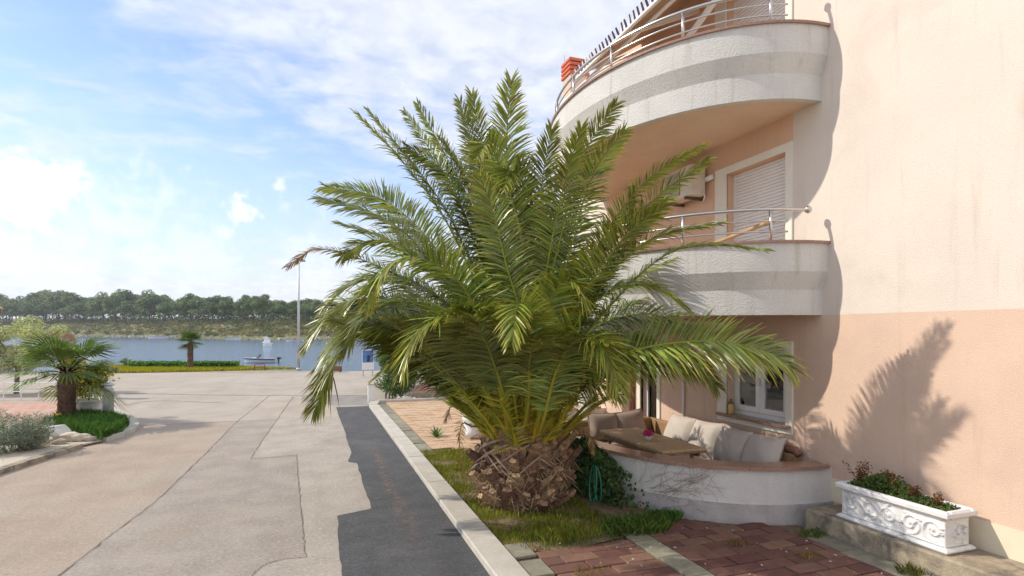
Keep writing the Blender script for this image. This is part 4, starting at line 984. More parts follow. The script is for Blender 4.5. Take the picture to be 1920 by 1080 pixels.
# ground plants at verge end: spiky rosette
ag = G(818, 822); av = empty('agave', (ag.x, ag.y, .03), 'small dark green rosette plant at the end of the verge', 'plant')
for k in range(30):
    az = k*2.4; el = 1.35-k*.035; l = random.uniform(.26, .36); d = Vector((math.cos(az)*math.cos(el), math.sin(az)*math.cos(el), math.sin(el))); s = Vector((-math.sin(az), math.cos(az), 0))*.022
    b_ = Vector((ag.x, ag.y, .03)); mb = MB(); mb.tn = (.7*random.uniform(.8, 1.2), .9, 1.1)
    mb.add([b_-s*.6, b_+s*.6, b_+d*l*.5+s, b_+d*l*.5-s, b_+d*l+Vector((0, 0, -.04))], [(0, 1, 2, 3), (3, 2, 4)]); mb.build('leaf', 'fan_leaf', av)
# left bed: ground cover, lavender, flowers
GCP = [(p.x, p.y) for p in px([(75, 806), (110, 792), (150, 784), (215, 790), (243, 800), (230, 812), (188, 828), (150, 818), (100, 812)], .06)]
P = scatter(GCP, 30000, .06); P[:, 2] += rng.uniform(0, .2, len(P))
V, F, T = blades(P, .13, .010, .8, (.55, .95, .7), .4); tag(np_mesh('ground_cover', V, F, 'grass', None, T), 'bright green succulent ground cover around the fan palm', 'ground cover', kind='stuff')
def bush(name, px_, py, r, hgt, n, size, tint, label, cat, m='leaf', asp=.25, z=.05, blob=9):
    p = G(px_, py); t = empty(name, (p.x, p.y, z), label, cat)
    bl = [(random.uniform(-r, r)*.7, random.uniform(-r, r)*.7, hgt*random.uniform(.25, .75), r*random.uniform(.35, .6)) for k in range(blob)]
    crown(bl, n, size, tint, .35, m, asp, name='foliage', parent=t)
    mb = MB()
    for k in range(7): b = bl[k % blob]; mb.tube([(b[0]*.2, b[1]*.2, -.02), (b[0]*.7, b[1]*.7, b[2]*.6), b[:3]], [.012, .008, .004], 4)
    tag(mb.build('stems', 'pine_bark', t, local=True), kind='stuff'); return t, bl
bush('lavender_bush', 18, 852, .62, .75, 6500, .05, (2.6, 1.9, 6.5), 'grey green lavender bush at the lower left edge', 'bush', asp=.16, blob=14)
for x, y in ((58, 826), (70, 830), (118, 803)):
    t, bl = bush('yellow_flowers', x, y, .18, .3, 350, .05, (1.1, 1.15, .7), {58: 'yellow flowering clump beside the lavender', 70: 'yellow flowering clump beside the white rocks', 118: 'yellow flowering clump at the foot of the fan palm'}[x], 'flowers', asp=.3, blob=5)
    C = np.array([(b[0]+random.uniform(-.12, .12), b[1]+random.uniform(-.12, .12), b[2]+random.uniform(.05, .14)) for b in bl for q in range(7)]); V, F, T = leaf_cards(C, .035, None, .9); np_mesh('blossom', V, F, 'yellow_flower', t, T, local=True)
rk = [(98, 830, .34, 0), (132, 832, .2, 1), (150, 832, .17, 1), (168, 832, .12, 1), (62, 845, .26, 1), (80, 838, .16, 0), (112, 838, .12, 1), (84, 821, .2, 0)]
lab = ['large white boulder in the bed edge below the fan palm', 'tan rock just right of the white boulder', 'tan rock in the middle of the bed edge', 'small rock at the right end of the bed edge', 'flat tan rock beside the lavender', 'small pale rock left of the white boulder', 'small tan stone in front of the white boulder', 'white rock behind the white boulder']
for (x, y, r_, k), lb in zip(rk, lab):
    bm = bmesh.new(); bmesh.ops.create_icosphere(bm, subdivisions=2, radius=1)
    for v in bm.verts: v.co *= 1+random.uniform(-.16, .16); v.co = Vector((v.co.x*r_*1.15, v.co.y*r_*.8, v.co.z*r_*.62))
    me = bpy.data.meshes.new('rock'); bm.to_mesh(me); bm.free(); me.materials.append(M['rock' if k else 'shore_rock']); o = link_mesh('rock', me); p = G(x, y); o.location = (p.x, p.y, .06+r_*.4); tag(o, lb, 'rock', 'rocks edging the left bed')
# shore strip of grass and low green plants
gfield('shore_grass', SH, 60000, .16, .03, (2.7, 1.95, .5), 'yellow flowering grass along the near shore', z=.0, clump=False)
C = []
for k in range(5200):
    x = random.choice((random.gauss(285, 40), random.gauss(405, 28), random.uniform(240, 450))); 
    if 242 < x < 448: p = at(x, 687, 38.6+random.uniform(-.6, .8)); C.append((p.x, p.y, random.uniform(0, .42)))
V, F, T = leaf_cards(np.array(C), .09, np.array([[0, 0, .6]]), .8, (1.0, 1.6, .9), .35); tag(np_mesh('shore_hedge', V, F, 'leaf', None, T), 'low bright green plants along the near shore', 'plants', kind='stuff')
# ================================================================== TERRACE FURNITURE
def pillow(w, h, t, n=12):
    V = []; F = []
    for sd_ in (1, -1):
        for i in range(n+1):
            for j in range(n+1):
                u, v = 2*i/n-1, 2*j/n-1; k = (max(0, 1-abs(u)**3.2)*max(0, 1-abs(v)**3.2))**.55
                pin = 1-.05*(u*u)*(1-v*v)-.0; wr = .012*math.sin(5*u+3*v)*k
                V.append((u*w/2*(1-.06*(1-u*u)*0-.05*(1-abs(u))*0-.07*abs(u)*(1-v*v)*.6), v*h/2*(1-.07*abs(v)*(1-u*u)*.8), sd_*(t/2*k)+wr))
        b = 0 if sd_ == 1 else (n+1)**2
        for i in range(n):
            for j in range(n):
                q = (b+i*(n+1)+j, b+(i+1)*(n+1)+j, b+(i+1)*(n+1)+j+1, b+i*(n+1)+j+1); F.append(q if sd_ == 1 else q[::-1])
    return V, F
def cushion(c, facing, tilt, size, m, label, roll=0):
    V, F = pillow(*size); mb = MB(); mb.add(V, F); o = mb.build('cushion', m, None, True)
    k_ = 13; ring = [V[i*k_] for i in range(k_)]+[V[12*k_+j] for j in range(1, k_)]+[V[i*k_+12] for i in range(11, -1, -1)]+[V[j] for j in range(11, 0, -1)]
    MB().tube([(a*1.005, b*1.005, c) for a, b, c in ring+ring[:1]], .008, 5, False).build('piping', 'cushion_brown', o, True, local=True)
    f = Vector((math.cos(facing), math.sin(facing), 0)); up = Vector((0, 0, 1)); s = up.cross(f)
    nz = (f*math.cos(tilt)+up*math.sin(tilt)); ny = (up*math.cos(tilt)-f*math.sin(tilt)); nx = ny.cross(nz)
    o.matrix_world = Matrix.Translation(c) @ Matrix((nx, ny, nz)).transposed().to_4x4() @ Matrix.Rotation(roll, 4, 'Z'); return tag(o, label, 'cushion', 'back cushions on the corner sofa')
FZ = .03
sofa = empty('corner_sofa', (5.9, 8, FZ), 'brown rattan corner sofa with pale seat pads along the house wall', 'sofa')
MB().box((5.50, 6.05, FZ), (6.26, 9.65, .29), .02).build('base', 'rattan', sofa); MB().box((4.55, 9.0, FZ), (5.497, 9.65, .29), .02).build('base', 'rattan', sofa)
for y0, y1 in ((6.22, 7.33), (7.34, 8.45), (8.46, 9.40)): MB().box((5.48, y0, .292), (6.12, y1, .44), .035).build('seat_pad', 'cushion', sofa)
MB().box((4.6, 8.97, .292), (5.475, 9.45, .44), .035).build('seat_pad', 'cushion_brown', sofa)
MB().box((6.14, 6.05, .292), (6.26, 9.65, .78), .02).build('backrest', 'rattan', sofa); MB().box((4.05, 9.5, .292), (6.137, 9.62, .80), .02).build('backrest', 'rattan', sofa)
arm = MB(); P = [(5.46, 6.12, .30), (5.46, 6.12, .60), (5.52, 6.12, .655), (5.9, 6.12, .665), (6.13, 6.12, .67)]
arm.box((5.46, 6.06, .292), (6.137, 6.2, .60), .01); arm.box((5.44, 6.03, .602), (6.137, 6.23, .665), .02); arm.build('armrest', 'rattan', sofa)
bk = MB(); bk.tube([(6.2, 6.0, .78), (6.2, 6.06, .83), (6.2, 6.3, .84), (6.2, 6.6, .80)], [.05, .055, .055, .03], 8); bk.build('back_roll', 'brown_pipe', sofa, True)
cl = ['pale square cushion at the window end of the sofa', 'pale cushion second from the window end of the sofa', 'pale cushion third from the window end of the sofa', 'pale cushion nearest the sofa corner on the wall side']
for (y, l, tl, ro) in zip((6.47, 7.08, 7.72, 8.42), cl, (.42, .34, .36, .38), (.05, -.05, .04, -.02)): cushion((5.99, y, .70), PI, tl, (.68, .60, .24), 'cushion', l, ro)
for (x, l, ro, z) in ((5.62, 'brown grey cushion at the sofa corner under the door', .10, .71), (5.05, 'brown grey cushion at the far left of the sofa', -.04, .69)): cushion((x, 9.38, z), -PI/2, .3, (.62, .52, .22), 'cushion_brown', l, ro)
tbl = empty('dining_table', (5.05, 7.9, FZ), 'long pale wooden dining table on the terrace', 'table')
TX0, TX1, TY0, TY1 = 4.66, 5.42, 6.92, 8.85
top = MB().box((TX0, TY0, .685), (TX1, TY1, .71), .004).build('frame', 'rattan', tbl)
k = 0; x = TX0+.012
while x < TX1-.05: MB().box((x, TY0+.012, .711), (x+.118, TY1-.012, .748), .005).build('plank', 'table_wood', tbl); x += .124
MB().box((TX0+.05, TY0+.1, .61), (TX0+.09, TY1-.1, .684)).build('apron', 'rattan', tbl); MB().box((TX1-.09, TY0+.1, .61), (TX1-.05, TY1-.1, .684)).build('apron', 'rattan', tbl)
for sx, xx in ((-1, TX0+.1), (1, TX1-.1)):
    for sy, yy in ((-1, TY0+.22), (1, TY1-.22)):
        MB().tube([(xx+sx*.03, yy+sy*.10, FZ), (xx, yy+sy*.05, .38), (xx-sx*.02, yy, .68)], [.022, .028, .03], 8).build('leg', 'table_wood', tbl, True)
fl = empty('flower_pot', (4.95, 7.75, .748), 'small glass pot of pink flowers on the terrace table', 'flowers')
MB().lathe([(.035, 0), (.055, .03), (.06, .07), (.052, .075), (.045, .03)], (4.95, 7.75, .748), 16).build('pot', 'glass_pot', fl, True)
C = rng.normal(0, 1, (120, 3)); C = np.array([4.95, 7.75, .855])+nrm(C)*rng.uniform(.02, .075, (120, 1))*np.array([1.2, 1.2, .7]); V, F, T = leaf_cards(C, .026, None, .9); np_mesh('blossom', V, F, 'pink_flower', fl, T)
def bench(x0, x1, y0, y1, h, m, name, lab):
    t = empty(name, ((x0+x1)/2, (y0+y1)/2, FZ), lab, 'bench'); n = 3; w = (x1-x0)/n
    for k in range(n): MB().box((x0+k*w+.004, y0, h-.03), (x0+(k+1)*w-.004, y1, h), .004).build('slat', m, t)
    for xx in (x0+.03, x1-.03):
        for yy in (y0+.15, y1-.15): MB().box((xx-.02, yy-.02, FZ), (xx+.02, yy+.02, h-.031)).build('leg', m, t)
bench(4.42, 4.68, 7.25, 8.3, .43, 'teak', 'bench', 'low light wooden bench tucked under the terrace table')
# rattan chair at the table's far end
cb = empty('rattan_chair', (4.3, 8.95, FZ), 'round backed rattan chair at the far end of the terrace table', 'chair')
mb = MB(); n = 14
for i in range(n):
    a0, a1 = PI*.75+PI*1.1*i/n, PI*.75+PI*1.1*(i+1)/n
    f = lambda a, r, z: (4.32+r*math.cos(a), 8.78+r*math.sin(a), z)
    h = lambda a: .55+.22*max(0, math.cos(a-PI*1.3))
    mb.add([f(a0, .30, FZ+.1), f(a1, .30, FZ+.1), f(a1, .345, h(a1)), f(a0, .345, h(a0)), f(a0, .26, FZ+.1), f(a1, .26, FZ+.1), f(a1, .30, h(a1)), f(a0, .30, h(a0))], [(0, 1, 2, 3), (5, 4, 7, 6), (3, 2, 6, 7)])
mb.build('backrest', 'rattan', cb); MB().lathe([(.26, .40), (.29, .42), (.29, .46), (.25, .48)], (4.32, 8.78, 0), 20).build('seat_pad', 'cushion', cb, True)
MB().lathe([(.27, .05), (.255, .395)], (4.32, 8.78, 0), 20).build('base', 'rattan', cb)
for a in (.4, 2.0, 3.5, 5.1): MB().tube([(4.32+.22*math.cos(a), 8.78+.22*math.sin(a), FZ), (4.32+.2*math.cos(a), 8.78+.2*math.sin(a), .09)], .02, 6).build('leg', 'teak', cb)
bx = MB().box((4.0, 8.35, FZ), (4.25, 8.75, .58), .01)
# white column at the far end of the terrace
wc = empty('column', (5.72, 11.35, 0), 'white round column at the far end of the terrace', 'column')
MB().lathe([(.26, .03), (.26, .1), (.20, .16), (.20, 2.45), (.26, 2.52), (.26, 2.68)], (5.55, 11.05, 0), 24).build('shaft', 'surround', wc, True)
# lantern on the sill
ln = empty('sill_lantern', (6.33, 7.5, 1.132), 'small yellow lantern standing on the ground floor window sill', 'lantern')
MB().lathe([(.04, 0), (.045, .02), (.045, .13), (.03, .16)], (6.33, 7.5, 1.132), 12).build('body', 'lantern', ln, True)
MB().lathe([(.03, .16), (.045, .17), (.02, .21), (.012, .24)], (6.33, 7.5, 1.132), 12).build('lid', 'brown_pipe', ln, True)
# ================================================================== ON THE FACADE
ac = empty('air_conditioner', (6.15, 8.5, 4.7), 'weathered white air conditioner on the first floor wall', 'air conditioner')
MB().box((5.98, 8.05, 4.76), (6.26, 8.87, 5.28), .012).build('casing', 'ac_white', ac)
MB().box((5.972, 8.36, 4.82), (5.979, 8.82, 5.22)).build('fan_opening', 'dark_grille', ac)
for k in range(16): MB().box((5.962, 8.375+k*.028, 4.82), (5.9715, 8.385+k*.028, 5.22)).build('grille_bar', 'ac_white', ac)
for y in (8.2, 8.72): MB().box((5.96, y-.02, 4.71), (6.318, y+.02, 4.759)).build('bracket', 'dark_grille', ac)
MB().tube([(6.28, 8.05, 5.03), (6.27, 7.98, 5.03), (6.27, 7.86, 5.04)], .045, 10).build('pipe_cover', 'pvc', ac, True)
MB().tube([(6.2, 8.05, 4.85), (6.18, 7.95, 4.72), (6.22, 8.05, 4.66)], .012, 6).build('drain_hose', 'pvc', ac, True)
# folded awning above the terrace with a scalloped valance
aw = empty('awning', (5.05, 9, 2.4), 'folded white awning with scalloped valance under the first floor balcony', 'awning')
MB().tube([(5.05, 7.45, 2.60), (5.05, 10.7, 2.60)], .05, 12).build('roller', 'awning_white', aw, True)
mb = MB(); n = 130
for k in range(n):
    y0, y1 = 7.47+3.2*k/n, 7.47+3.2*(k+1)/n; z = lambda y: 2.36+.05*abs(math.sin((y-7.47)/.2*PI/1))
    mb.add([(5.0, y0, 2.6), (5.0, y1, 2.6), (4.985, y1, z(y1)), (4.985, y0, z(y0))], [(0, 1, 2, 3)])
mb.build('valance', 'awning_white', aw)
for y in (7.7, 10.4): MB().box((5.09, y-.02, 2.57), (6.319, y+.02, 2.62)).build('arm', 'awning_white', aw)
for y in (7.443,): MB().lathe([(.005, -.05), (.05, -.03), (.062, 0), (.05, .04), (.01, .055)], (5.05, y, 2.60), 14).build('end_cap', 'awning_white', aw, True)
# striped awning over the top terrace
ua = empty('awning', (4.9, 8.5, 7.4), 'navy and white striped awning over the top floor terrace', 'awning')
YA, YB = 6.85, 10.15
mb = MB(); mb.add([(4.9, YA, 7.47), (4.9, YB, 7.47), (6.315, YB, 8.36), (6.315, YA, 8.36), (4.9, YA, 7.455), (4.9, YB, 7.455), (6.315, YB, 8.345), (6.315, YA, 8.345)], [(0, 1, 2, 3), (7, 6, 5, 4), (0, 4, 5, 1), (1, 5, 6, 2), (3, 7, 4, 0)]); mb.build('canopy', 'tan_cloth', ua)
MB().box((4.84, YA, 7.40), (4.90, YB, 7.455), .01).build('front_bar', 'awning_white', ua)
MB().box((5.02, YA, 7.36), (5.06, YB-.1, 7.40)).build('rail', 'awning_white', ua)
k = 0; y = YA+.02
while y < YB-.05:
    j = random.uniform(-.02, .02)
    mb = MB(); mb.add([(4.865, y, 7.456), (4.865, y+.062, 7.456), (4.845+j, y+.064, 7.53), (4.845+j, y+.002, 7.53), (4.815+j, y+.054, 7.60+j), (4.815+j, y+.012, 7.60+j)], [(0, 1, 2, 3), (3, 2, 4, 5)])
    mb.build('valance_strip', 'navy' if k % 2 else 'white_cloth', ua); y += .064; k += 1
for y in (7.0, 8.3, 9.6):
    MB().obox((5.62, y+.0, 7.72), (.70, .0, .32), (0, .03, 0), (-.012, 0, .03)).build('arm', 'awning_white', ua)
MB().obox((5.6, 7.8, 7.05), (.02, .9, -.30), (.03, 0, 0), (0, .012, .035)).build('brace', 'awning_white', ua)
# board and pole leaning on the first floor balcony
bd = MB().obox((5.55, 6.62, 3.78), (-.05, .72, -.10), (.10, 0, .02), (0, .003, .016)).build('plank', 'teak', None); tag(bd, 'light brown board lying on the first floor balcony behind the rails', 'board')
# ================================================================== PLANTER
PXa, PXb, PYa, PYb, PZ = 5.80, 6.20, 3.84, 5.06, .272
pt = empty('stone_planter', (6.0, 4.45, PZ), 'long white stone planter with carved leaf relief on the ledge', 'planter')
def relief_field(L, H, nu, nv, seed):
    """carved scrolls and leaves: height over an nu x nv grid of an L x H panel"""
    r_ = np.random.default_rng(seed); U, Vv = np.meshgrid(np.linspace(0, L, nu+1), np.linspace(0, H, nv+1), indexing='ij'); h = np.zeros_like(U)
    n = max(1, int(round(L/.24)))
    for k in range(n):
        cx = L*(k+.5)/n; sg = 1 if k % 2 else -1; cy = H*.5
        th = np.linspace(0, 2.6*2*PI*.62, 70); rr = .012+.105*(th/th[-1])
        X = cx+sg*rr*np.cos(th+1.1); Y = cy+rr*.95*np.sin(th+1.1)
        for x, y in zip(X, Y): h = np.maximum(h, .75*np.exp(-(((U-x)**2+(Vv-y)**2)/.00013)))
        for q in range(7):                            # leaves curling off the scroll
            i = r_.integers(15, 70); a = r_.uniform(0, 2*PI); x0, y0 = X[i], Y[i]; l = r_.uniform(.035, .07)
            du, dv = U-x0, Vv-y0; p = du*np.cos(a)+dv*np.sin(a); w = -du*np.sin(a)+dv*np.cos(a)-6*p*p*np.sign(np.sin(a))
            h = np.maximum(h, np.where((p > 0) & (p < l), np.exp(-(w/(.013*np.sin(PI*np.clip(p/l, .05, .95))+.003))**2)*(.6+.4*np.cos(w*500)), 0))
        h = np.maximum(h, np.exp(-(((U-cx)**2+(Vv-cy)**2)/.0003)))
    h = np.maximum(h, .7*np.exp(-((Vv-H*.06)/.008)**2)); h = np.maximum(h, .7*np.exp(-((Vv-H*.95)/.008)**2))
    e = np.minimum(1, np.minimum(U, L-U)/.03)*np.minimum(1, np.minimum(Vv, H-Vv)/.012); return .030*h*e
W = PYb-PYa; z0, z1 = PZ+.055, PZ+.345
nu, nv = 190, 40; R1 = relief_field(W-.06, z1-z0, nu, nv, 3); mb = MB()
for i in range(nu+1):
    for j in range(nv+1): mb.v.append((PXa+.035-R1[i, j], PYa+.03+i/nu*(W-.06), z0+j/nv*(z1-z0)))
mb.f = [(i*(nv+1)+j, i*(nv+1)+j+1, (i+1)*(nv+1)+j+1, (i+1)*(nv+1)+j) for i in range(nu) for j in range(nv)]; mb.mi = [0]*len(mb.f)
mb.build('front_relief', 'stone_white', pt, True)
mb = MB(); nu = 64; R2 = relief_field(PXb-PXa-.06, z1-z0, nu, nv, 5)
for i in range(nu+1):
    for j in range(nv+1): mb.v.append((PXa+.03+i/nu*(PXb-PXa-.06), PYa+.035-R2[i, j], z0+j/nv*(z1-z0)))
mb.f = [(i*(nv+1)+j, (i+1)*(nv+1)+j, (i+1)*(nv+1)+j+1, i*(nv+1)+j+1) for i in range(nu) for j in range(nv)]; mb.mi = [0]*len(mb.f)
mb.build('end_relief', 'stone_white', pt, True)
MB().box((PXa+.04, PYa+.04, z0), (PXb-.03, PYb-.03, z1-.03)).build('body', 'stone_white', pt)
MB().box((PXa-.01, PYa-.01, PZ), (PXb+.01, PYb+.01, z0), .022).build('base', 'stone_white', pt)
rim = MB()
for (p, q) in (((PXa-.02, PYa-.02), (PXa+.05, PYb+.02)), ((PXb-.05, PYa-.02), (PXb+.02, PYb+.02)), ((PXa+.05, PYa-.02), (PXb-.05, PYa+.05)), ((PXa+.05, PYb-.05), (PXb-.05, PYb+.02))): rim.box((*p, z1-.002), (*q, z1+.075), .02)
rim.build('rim', 'stone_white', pt)
MB().box((PXa+.052, PYa+.052, z1-.028), (PXb-.052, PYb-.052, z1+.035)).build('soil', 'soil', pt)
sl = z1+.035
pg = empty('planter_greens', (6.0, 4.4, sl), 'green trailing plants filling the stone planter', 'plant')
P = np.stack([rng.uniform(PXa+.06, PXb-.06, 3800), PYa+.07+rng.beta(1.6, 1.3, 3800)*(W-.14), np.full(3800, sl)], 1); hh = .05+.17*np.exp(-((P[:, 1]-4.62)/.22)**2); P[:, 2] += rng.random(len(P))*hh
V, F, T = leaf_cards(P, .017, np.array([[-.3, -.3, .6]]), .55, (1.0, 1.0, .8), .5); np_mesh('foliage', V, F, 'leaf', pg, T)
def red_stem(x, y, h, n, lab):
    t = empty('red_leaf_stem', (x, y, sl), lab, 'plant', 'bronze stems in the planter'); mb = MB(); C = []
    for k in range(n):
        a = random.uniform(0, 6.28); P = [Vector((x, y, sl-.01))]; d = Vector((math.cos(a)*.25, math.sin(a)*.25, 1)).normalized(); l = h*random.uniform(.55, 1.05)
        for q in range(6): d = (d+Vector((random.uniform(-.3, .3), random.uniform(-.3, .3), .1))).normalized(); P.append(P[-1]+d*l/6)
        mb.tube(P, [.004-.0004*q for q in range(7)], 4, False)
        for p in P[1:]:
            for q in range(9): C.append(tuple(p+Vector((random.uniform(-1, 1), random.uniform(-1, 1), random.uniform(-1, 1)))*.03))
    V, F, T = leaf_cards(np.array(C), .016, None, .5, (2.2, .62, .8), .4); np_mesh('foliage', V, F, 'leaf', t, T); tag(mb.build('stems', 'brown_pipe', t), kind='stuff')
red_stem(6.0, 4.93, .34, 9, 'tall bronze leaved plant at the far end of the planter'); red_stem(6.0, 4.60, .26, 8, 'bronze tipped plant in the middle of the planter')
red_stem(6.02, 4.30, .17, 5, 'short bronze twigs right of the planter middle'); red_stem(6.0, 4.05, .16, 4, 'bare bronze twigs near the close end of the planter')
# little leaves and litter on the paving
for k in range(34):
    x, y = random.uniform(2.3, 5.4), random.uniform(4.0, 6.0)
    if inside(TP, x, y): continue
    s = random.uniform(.008, .022); a = random.uniform(0, 6.28); mb = MB(); c, d = math.cos(a)*s, math.sin(a)*s
    mb.add([(x-c, y-d, .054), (x+d*.5, y-c*.5, .057), (x+c, y+d, .056), (x-d*.5, y+c*.5, .060), (x, y, .066)], [(0, 1, 4), (1, 2, 4), (2, 3, 4), (3, 0, 4)]); tag(mb.build('fallen_petal', 'debris'), 'small pale fallen petal on the red paving', 'petal', 'petals on the paving')
# ================================================================== LEFT SIDE
p = G(166, 787); wp = empty('flower_tub', (p.x, p.y, .05), 'round white tub holding a yellow shrub behind the fan palm', 'pot')
MB().lathe([(.24, 0), (.32, .12), (.36, .30), (.37, .46), (.40, .47), (.40, .52), (.35, .52), (.33, .42), (.05, .40)], (p.x, p.y, .05), 24).build('tub', 'pot_white', wp, True)
ys_ = empty('yellow_shrub', (p.x, p.y, .45), 'shrub with yellow flowers growing in the white tub', 'shrub')
bl = [(random.uniform(-.55, .55), random.uniform(-.5, .5), random.uniform(.35, 1.25), random.uniform(.16, .28)) for k in range(13)]
crown(bl, 1500, .055, (1.6, 1.35, .5), .3, 'leaf', .5, name='foliage', parent=ys_); limb_tree(ys_, .9, .03, [b[:3] for b in bl], 'pine_bark')
C = np.array([np.array(b[:3])+rng.normal(0, b[3]*.6, 3) for b in bl for q in range(55)]); V, F, T = leaf_cards(C, .04, None, .9); np_mesh('blossom', V, F, 'yellow_flower', ys_, T, local=True)
p = G(203, 791); bo = empty('bollard_lamp', (p.x, p.y, .04), 'grey cylindrical bollard lamp beside the white tub', 'bollard')
MB().lathe([(.13, 0), (.13, .86)], (p.x, p.y, .04), 20).build('post', 'grey_metal', bo, True)
MB().lathe([(.10, .861), (.10, .95)], (p.x, p.y, .04), 20).build('lens', 'pvc', bo, True); MB().lathe([(.14, .951), (.14, .985), (.06, 1.03), (.01, 1.04)], (p.x, p.y, .04), 20).build('cap', 'galv', bo, True)
p = at(127, HOR, 21.0); wpz = empty('wooden_post', (p.x, p.y, 0), 'thick cut brown wooden post rising behind the fan palm', 'post')
mb = MB(); mb.lathe([(.23, 0), (.22, 1.2), (.22, 2.30), (.19, 2.36)], (p.x, p.y, 0), 14); mb.build('post', 'wood_post', wpz); MB().lathe([(.225, 2.1), (.238, 2.11), (.238, 2.16), (.225, 2.17)], (p.x, p.y, 0), 14, False).build('band', 'brown_pipe', wpz)
# low white rail at the left edge
lr = empty('low_rail', (-14, 22, 0), 'low white rail at the left edge behind the fan palm', 'rail')
A, B = G(-60, 752), G(105, 750)
for h in (.32, .62): MB().tube([(A.x, A.y, h), (B.x, B.y, h)], .018, 8).build('rail', 'pot_white', lr)
for k in range(6):
    q = A.lerp(B, k/5); MB().tube([(q.x, q.y, 0), (q.x, q.y, .66)], .02, 8).build('post', 'pot_white', lr)
# orange lamp-like thing at far left edge
p = at(-6, HOR, 24.5); ol = empty('garden_lamp', (p.x, p.y, 0), 'garden lamp with ochre cap at the very left edge', 'lamp')
MB().tube([(p.x, p.y, 0), (p.x, p.y, 3.2)], .05, 8).build('post', 'wood_post', ol); MB().lathe([(.05, 3.2), (.14, 3.25), (.14, 3.42)], (p.x, p.y, 0), 12).build('lamp_head', 'brown_pipe', ol, True); MB().lathe([(.24, 3.421), (.16, 3.53), (.03, 3.58)], (p.x, p.y, 0), 12).build('cap', 'lantern', ol, True)
# ================================================================== SHORE
p = at(560, HOR, 36.2); sl_ = empty('street_lamp', (p.x, p.y, 0), 'tall slim grey street lamp at the shore end of the road', 'street lamp')
MB().tube([(p.x, p.y, 0), (p.x, p.y, 3.5), (p.x, p.y, 7.0)], [.085, .07, .05], 10).build('pole', 'galv', sl_, True); MB().lathe([(.14, 0), (.14, .12), (.09, .16)], (p.x, p.y, 0), 12).build('base', 'galv', sl_, True)
MB().tube([(p.x, p.y, 6.95), (p.x+.1, p.y+.3, 7.1), (p.x+.15, p.y+.6, 7.1)], .035, 8).build('arm', 'galv', sl_, True); MB().obox((p.x+.22, p.y+.85, 7.09), (.07, .28, 0), (.11, -.03, 0), (0, 0, .05)).build('lamp_head', 'grey_metal', sl_)
p = at(487, HOR, 36.0); hp = empty('bicycle_rack', (p.x, p.y, 0), 'small maroon metal hoop at the water edge', 'rack')
q = (p.x, p.y); MB().tube([(q[0]-.30, q[1], .0), (q[0]-.30, q[1], .36), (q[0]-.24, q[1], .43), (q[0]+.24, q[1], .43), (q[0]+.30, q[1], .36), (q[0]+.30, q[1], .0)], .03, 8).build('hoop', 'maroon', hp, True); MB().tube([(q[0]-.29, q[1], .2), (q[0]+.29, q[1], .2)], .02, 6).build('crossbar', 'maroon', hp)
p = at(625, HOR, 34.5); bbx = empty('wooden_trough', (p.x, p.y, 0), 'low brown wooden trough at the shore beyond the road', 'trough')
for k in range(3): MB().box((p.x-.5, p.y-.2, .06+k*.1), (p.x+.5, p.y-.16, .155+k*.1)).build('board', 'brown_box', bbx); MB().box((p.x-.5, p.y+.16, .06+k*.1), (p.x+.5, p.y+.2, .155+k*.1)).build('board', 'brown_box', bbx)
for s in (-.5, .46): MB().box((p.x+s, p.y-.159, .06), (p.x+s+.04, p.y+.159, .36)).build('end_board', 'brown_box', bbx)
for s in (-.4, .4): MB().box((p.x+s-.05, p.y-.15, 0), (p.x+s+.05, p.y+.15, .059)).build('foot', 'brown_box', bbx)
p = at(690, HOR, 31.5); bs = empty('notice_board', (p.x, p.y, 0), 'blue and white panel on posts at the shore beyond the hedge', 'sign')
MB().box((p.x-.32, p.y-.02, .35), (p.x+.32, p.y+.02, 1.45)).build('panel', 'pot_white', bs); MB().box((p.x-.29, p.y-.026, .75), (p.x+.29, p.y-.0205, 1.42)).build('picture', 'blue_panel', bs); MB().box((p.x-.05, p.y-.031, .8), (p.x+.1, p.y-.0265, 1.15)).build('picture_figure', 'boat_dark', bs)
for s in (-.25, .25): MB().box((p.x+s-.03, p.y+.021, 0), (p.x+s+.03, p.y+.06, 1.4)).build('post', 'galv', bs)
p = G(697, 757); gp = empty('gate_post', (p.x, p.y+.3, 0), 'short white post at the corner of the hedge', 'post')
MB().box((p.x-.1, p.y+.2, 0), (p.x+.1, p.y+.4, .62), .012).build('shaft', 'pot_white', gp); MB().box((p.x-.12, p.y+.18, .621), (p.x+.12, p.y+.42, .66), .01).build('cap', 'concrete', gp)
for i in range(26):
    x, y = 3.0+random.gauss(0, .22), 20.05+random.uniform(-.08, .05); r_ = random.uniform(.04, .10)
    bm = bmesh.new(); bmesh.ops.create_icosphere(bm, subdivisions=1, radius=1)
    for v in bm.verts: v.co = Vector((v.co.x*r_*random.uniform(.8, 1.2), v.co.y*r_*random.uniform(.8, 1.2), v.co.z*r_*.8))
    me = bpy.data.meshes.new('stone'); bm.to_mesh(me); bm.free(); me.materials.append(M['shore_rock']); o = link_mesh('stone', me); o.location = (x, y, .0+r_*.6+.03*(i % 4)); tag(o, 'pale stone in the heap below the hedge corner', 'stone', 'stones heaped by the hedge')
# folding chair on the red terrace: dark legs
fc = empty('folding_table', (5.0, 20.6, .26), 'small dark legged table on the red terrace behind the palm', 'table')
MB().box((4.55, 20.35, .72), (5.5, 20.95, .75)).build('table_top', 'brown_box', fc)
for (a, b) in (((4.6, 20.4), (4.95, 20.4)), ((5.45, 20.9), (5.1, 20.9)), ((4.6, 20.9), (4.95, 20.9)), ((5.45, 20.4), (5.1, 20.4))): MB().tube([(*a, .719), (*b, .26)], .02, 6).build('leg', 'dark', fc)
